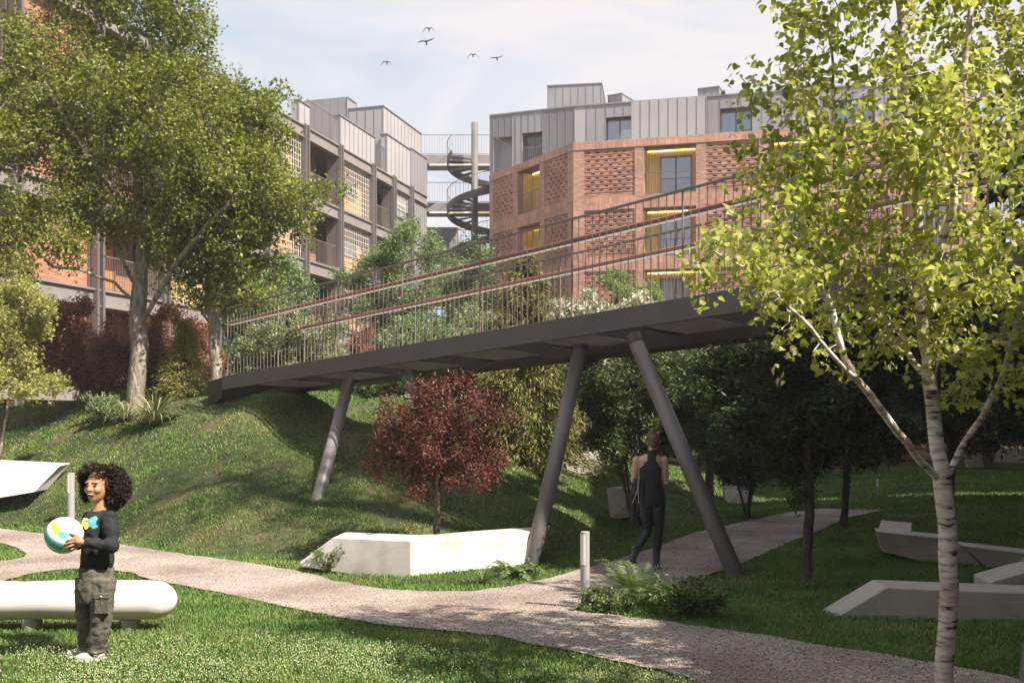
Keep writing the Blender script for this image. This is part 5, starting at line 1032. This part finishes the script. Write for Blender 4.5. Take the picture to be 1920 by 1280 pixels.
# leaning blocks beyond the path
def block(label, pxs, Y, back, mt='concrete2', name='concrete_block'):
    (x0, y0), (x1, y1), (x2, y2), (x3, y3) = pxs
    return slab(name, label, 'block seat', [P(x0, y0, Y), P(x1, y1, Y)], [P(x3, y3, Y-.1), P(x2, y2, Y)], back, mt)
Yk = G(1160, 972).y; block('pale grey tilted block on the grass left of the walking woman', ((1137, 915), (1207, 911), (1209, 966), (1144, 974)), Yk, (.25, .6, -.02))
Yk = 21; block('pale tilted block half hidden by leaves higher on the slope', ((1058, 856), (1127, 843), (1122, 885), (1066, 892)), min(Yk, G(1095, 890).y), (.2, .6, 0))
Yk = G(1385, 945).y; block('small white square block beyond the slanted bridge leg', ((1356, 903), (1410, 899), (1412, 941), (1362, 946)), Yk, (.1, .7, .03), 'concrete')
Yk = G(1835, 877).y; block('far grey block standing on the lawn right of the birch trunk', ((1812, 842), (1852, 838), (1853, 876), (1815, 877)), Yk, (.3, .8, 0))
# right benches
Yf = Gb(1528, 1183)[1]; YF = 8.35
z_ = lambda px, py, Y: P(px, py, Y)
slab('angular_bench', 'long low concrete bench with a ramped white top in the right foreground', 'bench', [PP(1527, 1181, *A1), PP(1662, 1101, *A1), PP(1925, 1111, *A1), PP(2150, 1119, *A1)], [PP(1529, 1192, *A1), PP(1664, 1215, *A1), PP(1925, 1225, *A1), PP(2150, 1235, *A1)], (.03, .42, .0), 'concrete2')
o = slab('angular_bench', 'raised white back part rising at the right end of the foreground bench', 'bench', [P(1858, 1091, 8.93), P(1925, 1071, 8.93), P(2150, 1030, 8.9)], [P(1860, 1120, 8.93), P(1925, 1130, 8.93), P(2150, 1140, 8.9)], (.05, .45, .0), 'concrete2')
YG = Gb(1700, 1050)[1]
slab('stepped_bench', 'left half of the stepped grey bench behind the foreground bench', 'bench', [P(1644, 996, 13.0), P(1790, 1010, 12.6), P(1800, 1021, 12.5)], [P(1655, 1034, 13.05), P(1770, 1062, 12.7), P(1868, 1086, 12.4)], (.12, .42, 0), 'concrete2')
slab('stepped_bench', 'right half of the stepped grey bench, lower and cut along a diagonal joint', 'bench', [P(1802, 1022, 12.45), P(1925, 1036, 11.9), P(2150, 1060, 11.0)], [P(1874, 1086, 12.35), P(1925, 1097, 11.85), P(2150, 1130, 11.0)], (.12, .42, 0), 'concrete2')
slab('stepped_bench', 'square seat end at the left of the stepped grey bench', 'bench', [P(1645, 995, 13.03), P(1709, 1001, 12.85)], [P(1655, 1030, 13.05), P(1712, 1034, 12.9)], (.55, 1.35, 0), 'concrete2')
# bollards
def bollard(px, py, pytop, w, label, Y=None, gf=gz):
    b = G(px, py, gf) if Y is None else GX(px, Y); k = b.y/FPX; r = w*k/2; zt = P(px, pytop, b.y).z; e_ = empty('bollard_light', b, label, 'bollard light', 'bollard lights along the path'); m = MB(); m.tube([b-Vector((0, 0, .1)), (b.x, b.y, zt)], r, 24); m.build('post', M['cladlight'], e_, smooth=False, bevel=.004)
    m = MB(); z1 = zt-.02; z0 = zt-(zt-b.z)*.42; a0 = math.radians(195)
    for i in range(6):
        a, c = a0+i*.22, a0+(i+1)*.22; q = lambda g, z, rr=r+.004: (b.x+rr*math.cos(g), b.y+rr*math.sin(g), z); m.add([q(a, z0), q(c, z0), q(c, z1), q(a, z1)], [(0, 1, 2, 3)])
    m.build('lens', mat('bollard_lens', (.8, .78, .74), .3), e_)
bollard(1097, 1143, 996, 17, 'round grey bollard light beside the fern bed at the fork of the path', gf=zbase)
bollard(133, 975, 886, 13, 'thin bollard light standing on the slope behind the child')
bollard(1646, 932, 897, 4, 'small distant bollard light near the far end of the path')
# ---------------------------------------------------------------- low plants
def blade_plant(name, label, cat, base, n, ln, w, m, seed, droop=1.0, up=1.0, feather=False, group=None):
    R = np.random.default_rng(seed); b = Vector(base); mb = MB(); V = []; F = []
    for i in range(n):
        a = R.uniform(0, 6.28); l_ = ln*R.uniform(.6, 1.15); el = R.uniform(.5, 1.35)*up; pts = []; p = np.array((b.x, b.y, b.z))+np.array((math.cos(a), math.sin(a), 0))*.02; d = el; seg = 6
        for j in range(seg+1): pts.append(p.copy()); p = p+np.array((math.cos(a)*math.cos(d), math.sin(a)*math.cos(d), math.sin(d)))*l_/seg; d -= droop*R.uniform(.25, .42)*(j+1)/3
        s_ = np.array((-math.sin(a), math.cos(a), 0)); 
        if not feather:
            k0 = len(V)
            for j, q in enumerate(pts): ww = w*(1-(j/seg)**1.5)*.5+.0008; V += [q-s_*ww, q+s_*ww]
            for j in range(seg): F.append((k0+2*j, k0+2*j+1, k0+2*j+3, k0+2*j+2))
        else:
            for j in range(1, seg):
                for t in np.linspace(0, 1, 4, endpoint=False):
                    q = pts[j]*(1-t)+pts[j+1]*t; dd = pts[j+1]-pts[j]; dd /= np.linalg.norm(dd); L2 = l_*.30*math.sin(math.pi*min(1, (j+t)/seg*.9+.1))
                    for sg in (-1, 1):
                        k0 = len(V); e = q+(s_*sg*.85+dd*.6+np.array((0, 0, -.18)))*L2; V += [q, (q+e)/2+dd*w*1.2, e, (q+e)/2-dd*w*.6]; F.append((k0, k0+1, k0+2, k0+3))
            k0 = len(V)
            for q in pts: V += [q-s_*.0025, q+s_*.0025]
            for j in range(seg): F.append((k0+2*j, k0+2*j+1, k0+2*j+3, k0+2*j+2))
    o = fast(name, V, F, m, None, b); return tag(o, label, cat, group)
blade_plant('palm_plant', 'feathery palm like plant in the bed by the bollard light', 'plant', G(1190, 1142, zbase)+Vector((0, 0, .05)), 30, .56, .006, M['lf_fern'], 1, .8, 1.15, True)
blade_plant('palm_plant', 'spiky upright grass tuft at the back of the bed by the bollard light', 'plant', G(1195, 1120, zbase), 90, .42, .012, M['lf_fern'], 2, .55)
blade_plant('yucca_plant', 'large drooping yucca like plant at the foot of the big tree', 'plant', G(290, 800)+Vector((0, 0, .05)), 210, 1.0, .03, leafmat('yucca_leaf', [(.13,.17,.07), (.26,.30,.17), (.40,.42,.30)], .2, .5), 3, .8)
blade_plant('yucca_plant', 'pale drooping leaf rosette left of the yucca under the big tree', 'plant', G(238, 790)+Vector((0, 0, .05)), 60, .7, .03, leafmat('yucca_leaf_pale', [(.30,.30,.22), (.42,.42,.32)], .2, .5), 4, 1.1)
blade_plant('fern_plant', 'arching fern at the right end of the planter by the slanted leg', 'plant', G(958, 1083, zbase), 26, .36, .010, M['lf_fern'], 5, 1.0, 1.0, True)
blade_plant('fern_plant', 'loose grass tuft in front of the planter overhanging the gravel', 'plant', G(906, 1094, zbase), 110, .30, .007, M['lf_fern'], 6, .8)
def lowbush(label, px, py, pytop, wpx, n, size, seed, lm, shape='diamond', gf=zbase, stems=5, blobs=None):
    b = G(px, py, gf); k = b.y/FPX; return bush('low_shrub', 'shrub', label, px, pytop, b.y, wpx, (py-pytop), lm, n, size, shape, seed, stems, .012, 'barkd', None, base=b, blobs=blobs, step=.05, clump=.04, ncl=70)
lf_bed = leafmat('bed_leaf', [(.045,.085,.025), (.09,.15,.045), (.15,.21,.075), (.22,.27,.12)], .25, .4)
lowbush('dense round leaved shrub filling the right part of the bed by the bollard light', 1290, 1158, 1078, 150, 4200, .036, 91, lf_bed)
lowbush('low dark shrub filling the left part of the bed by the bollard light', 1140, 1148, 1100, 110, 2600, .032, 92, lf_bed)
lowbush('small upright leafy shrub in front of the left planter face', 617, 1075, 1022, 70, 700, .05, 93, lf_bed, 'narrow')
lowbush('loose shrub left of the big tree trunk on the mound', 195, 795, 735, 90, 3600, .055, 94, M['lf_mid'], gf=gz)
lowbush('low fern like cover at the foot of the leg beside the planter', 985, 1080, 1058, 60, 900, .03, 95, lf_bed)
# ---------------------------------------------------------------- birds
def bird(px, py, span, tilt, droop, label, seed, Y=38.0):
    c = P(px, py, Y); k = Y/FPX; s = span*k/2; m = MB(); R = Matrix.Rotation(tilt, 3, 'Y'); q = lambda x, y, z: c+R @ Vector((x*s, y*s, z*s))
    m.tube([q(0, -.42, .06), q(0, -.3, .04), q(0, 0, 0), q(0, .3, -.08), q(0, .42, -.12)], [.01*s, .07*s, .13*s, .07*s, .02*s], 8); m.add([q(-.05, .3, -.06), q(.05, .3, -.06), q(.13, .58, -.16), q(-.13, .58, -.16)], [(0, 1, 2, 3)])
    b = m.build('bird', mat('bird_feather', (.26, .24, .23), .8), None, loc=c, smooth=True); tag(b, label, 'bird', 'birds flying over the buildings')
    for sx in (-1, 1):
        dz = droop[0] if sx < 0 else droop[1]; m = MB(); T = []
        for (x, f, r_, z) in ((.05, -.14, .16, .02), (.35, -.22, .13, .16 if dz < 0 else .12), (.65, -.12, .12, .05+dz*.25), (.92, .05, .12, dz*.75), (1.0, .12, .14, dz)): T += [q(sx*x, f, z), q(sx*x, r_, z-.01)]
        fc = [(2*i, 2*i+1, 2*i+3, 2*i+2) for i in range(4)]; T2_ = T+[v+Vector((0, 0, -.012*s*3)) for v in T]; n = len(T); m.add(T2_, fc+[tuple(j+n for j in f[::-1]) for f in fc]+[(2*i+2, 2*i+2+n, 2*i+n, 2*i) for i in range(4)]+[(2*i+1, 2*i+1+n, 2*i+3+n, 2*i+3) for i in range(4)])
        m.build('wing', b.data.materials[0], b)
bird(804, 54, 26, .05, (-.75, -.5), 'topmost bird of the flock with both wings arched down', 1)
bird(799, 78, 34, -.1, (.08, .5), 'widest bird gliding with its right wing raised below the topmost bird', 2)
bird(887, 103, 24, .05, (-.75, -.6), 'dark bird with arched wings right of the gliding one', 3)
bird(932, 109, 26, -.1, (.25, .6), 'rightmost pale bird with both wings raised in a vee', 4)
bird(725, 117, 25, .05, (-.7, -.45), 'leftmost bird of the flock flying lowest', 5)
# ---------------------------------------------------------------- unseen brick block added beyond the right edge to shade the path
sb = empty('shade_block', (11, 4, 0), 'unseen brick block with windows, added to shade the path and lawn', 'building')
SFR = ((8.7, -9.0), (0, 1), (-1, 0)); m = MB(); m.box((8.7, -9, -.5), (14, 16.0, 10.4)); m.build('wall', M['brick'], sb)
for bx in (((-26, -14, -.5), (8.5, -9.2, 11.5)), ((14.3, 16.2, -.5), (20, 26.5, 12.2)), ((22, 26.7, -.5), (28, 41, 14)), ((33, 41.2, -.5), (40, 60, 16))): m = MB(); m.box(*bx); m.build('wall', M['brick'], sb)  # further unseen walls, one behind the camera, added to deepen the shade
for z in (3.2, 6.4, 9.6): m = MB(); m.fbox(SFR, 0, 25.0, -.1, .05, z, z+.5); m.build('brick_band', M['soldier'], sb)
for z in (.6, 3.9, 7.1):
    for i in range(7): window(SFR, 1.4+i*3.4, 3.2+i*3.4, .01, z, z+2.1, sb, 'fcol')
# ================================================================= air
m = MB(); m.box((-70, -14.5, -1.6), (75, 110, 24)); hz_ = m.build('haze', None); tag(hz_, 'thin sunlit summer haze over the garden', kind='stuff')
hm_ = bpy.data.materials.new('haze_air'); hm_.use_nodes = True; ht = hm_.node_tree; ht.nodes.clear(); ho = N(ht, 'ShaderNodeOutputMaterial'); hv = N(ht, 'ShaderNodeVolumePrincipled')
hv.inputs['Color'].default_value = (.97, .96, .95, 1); hv.inputs['Density'].default_value = .0011; hv.inputs['Anisotropy'].default_value = .2; L(ht, hv.outputs[0], ho.inputs['Volume']); hz_.data.materials.append(hm_)
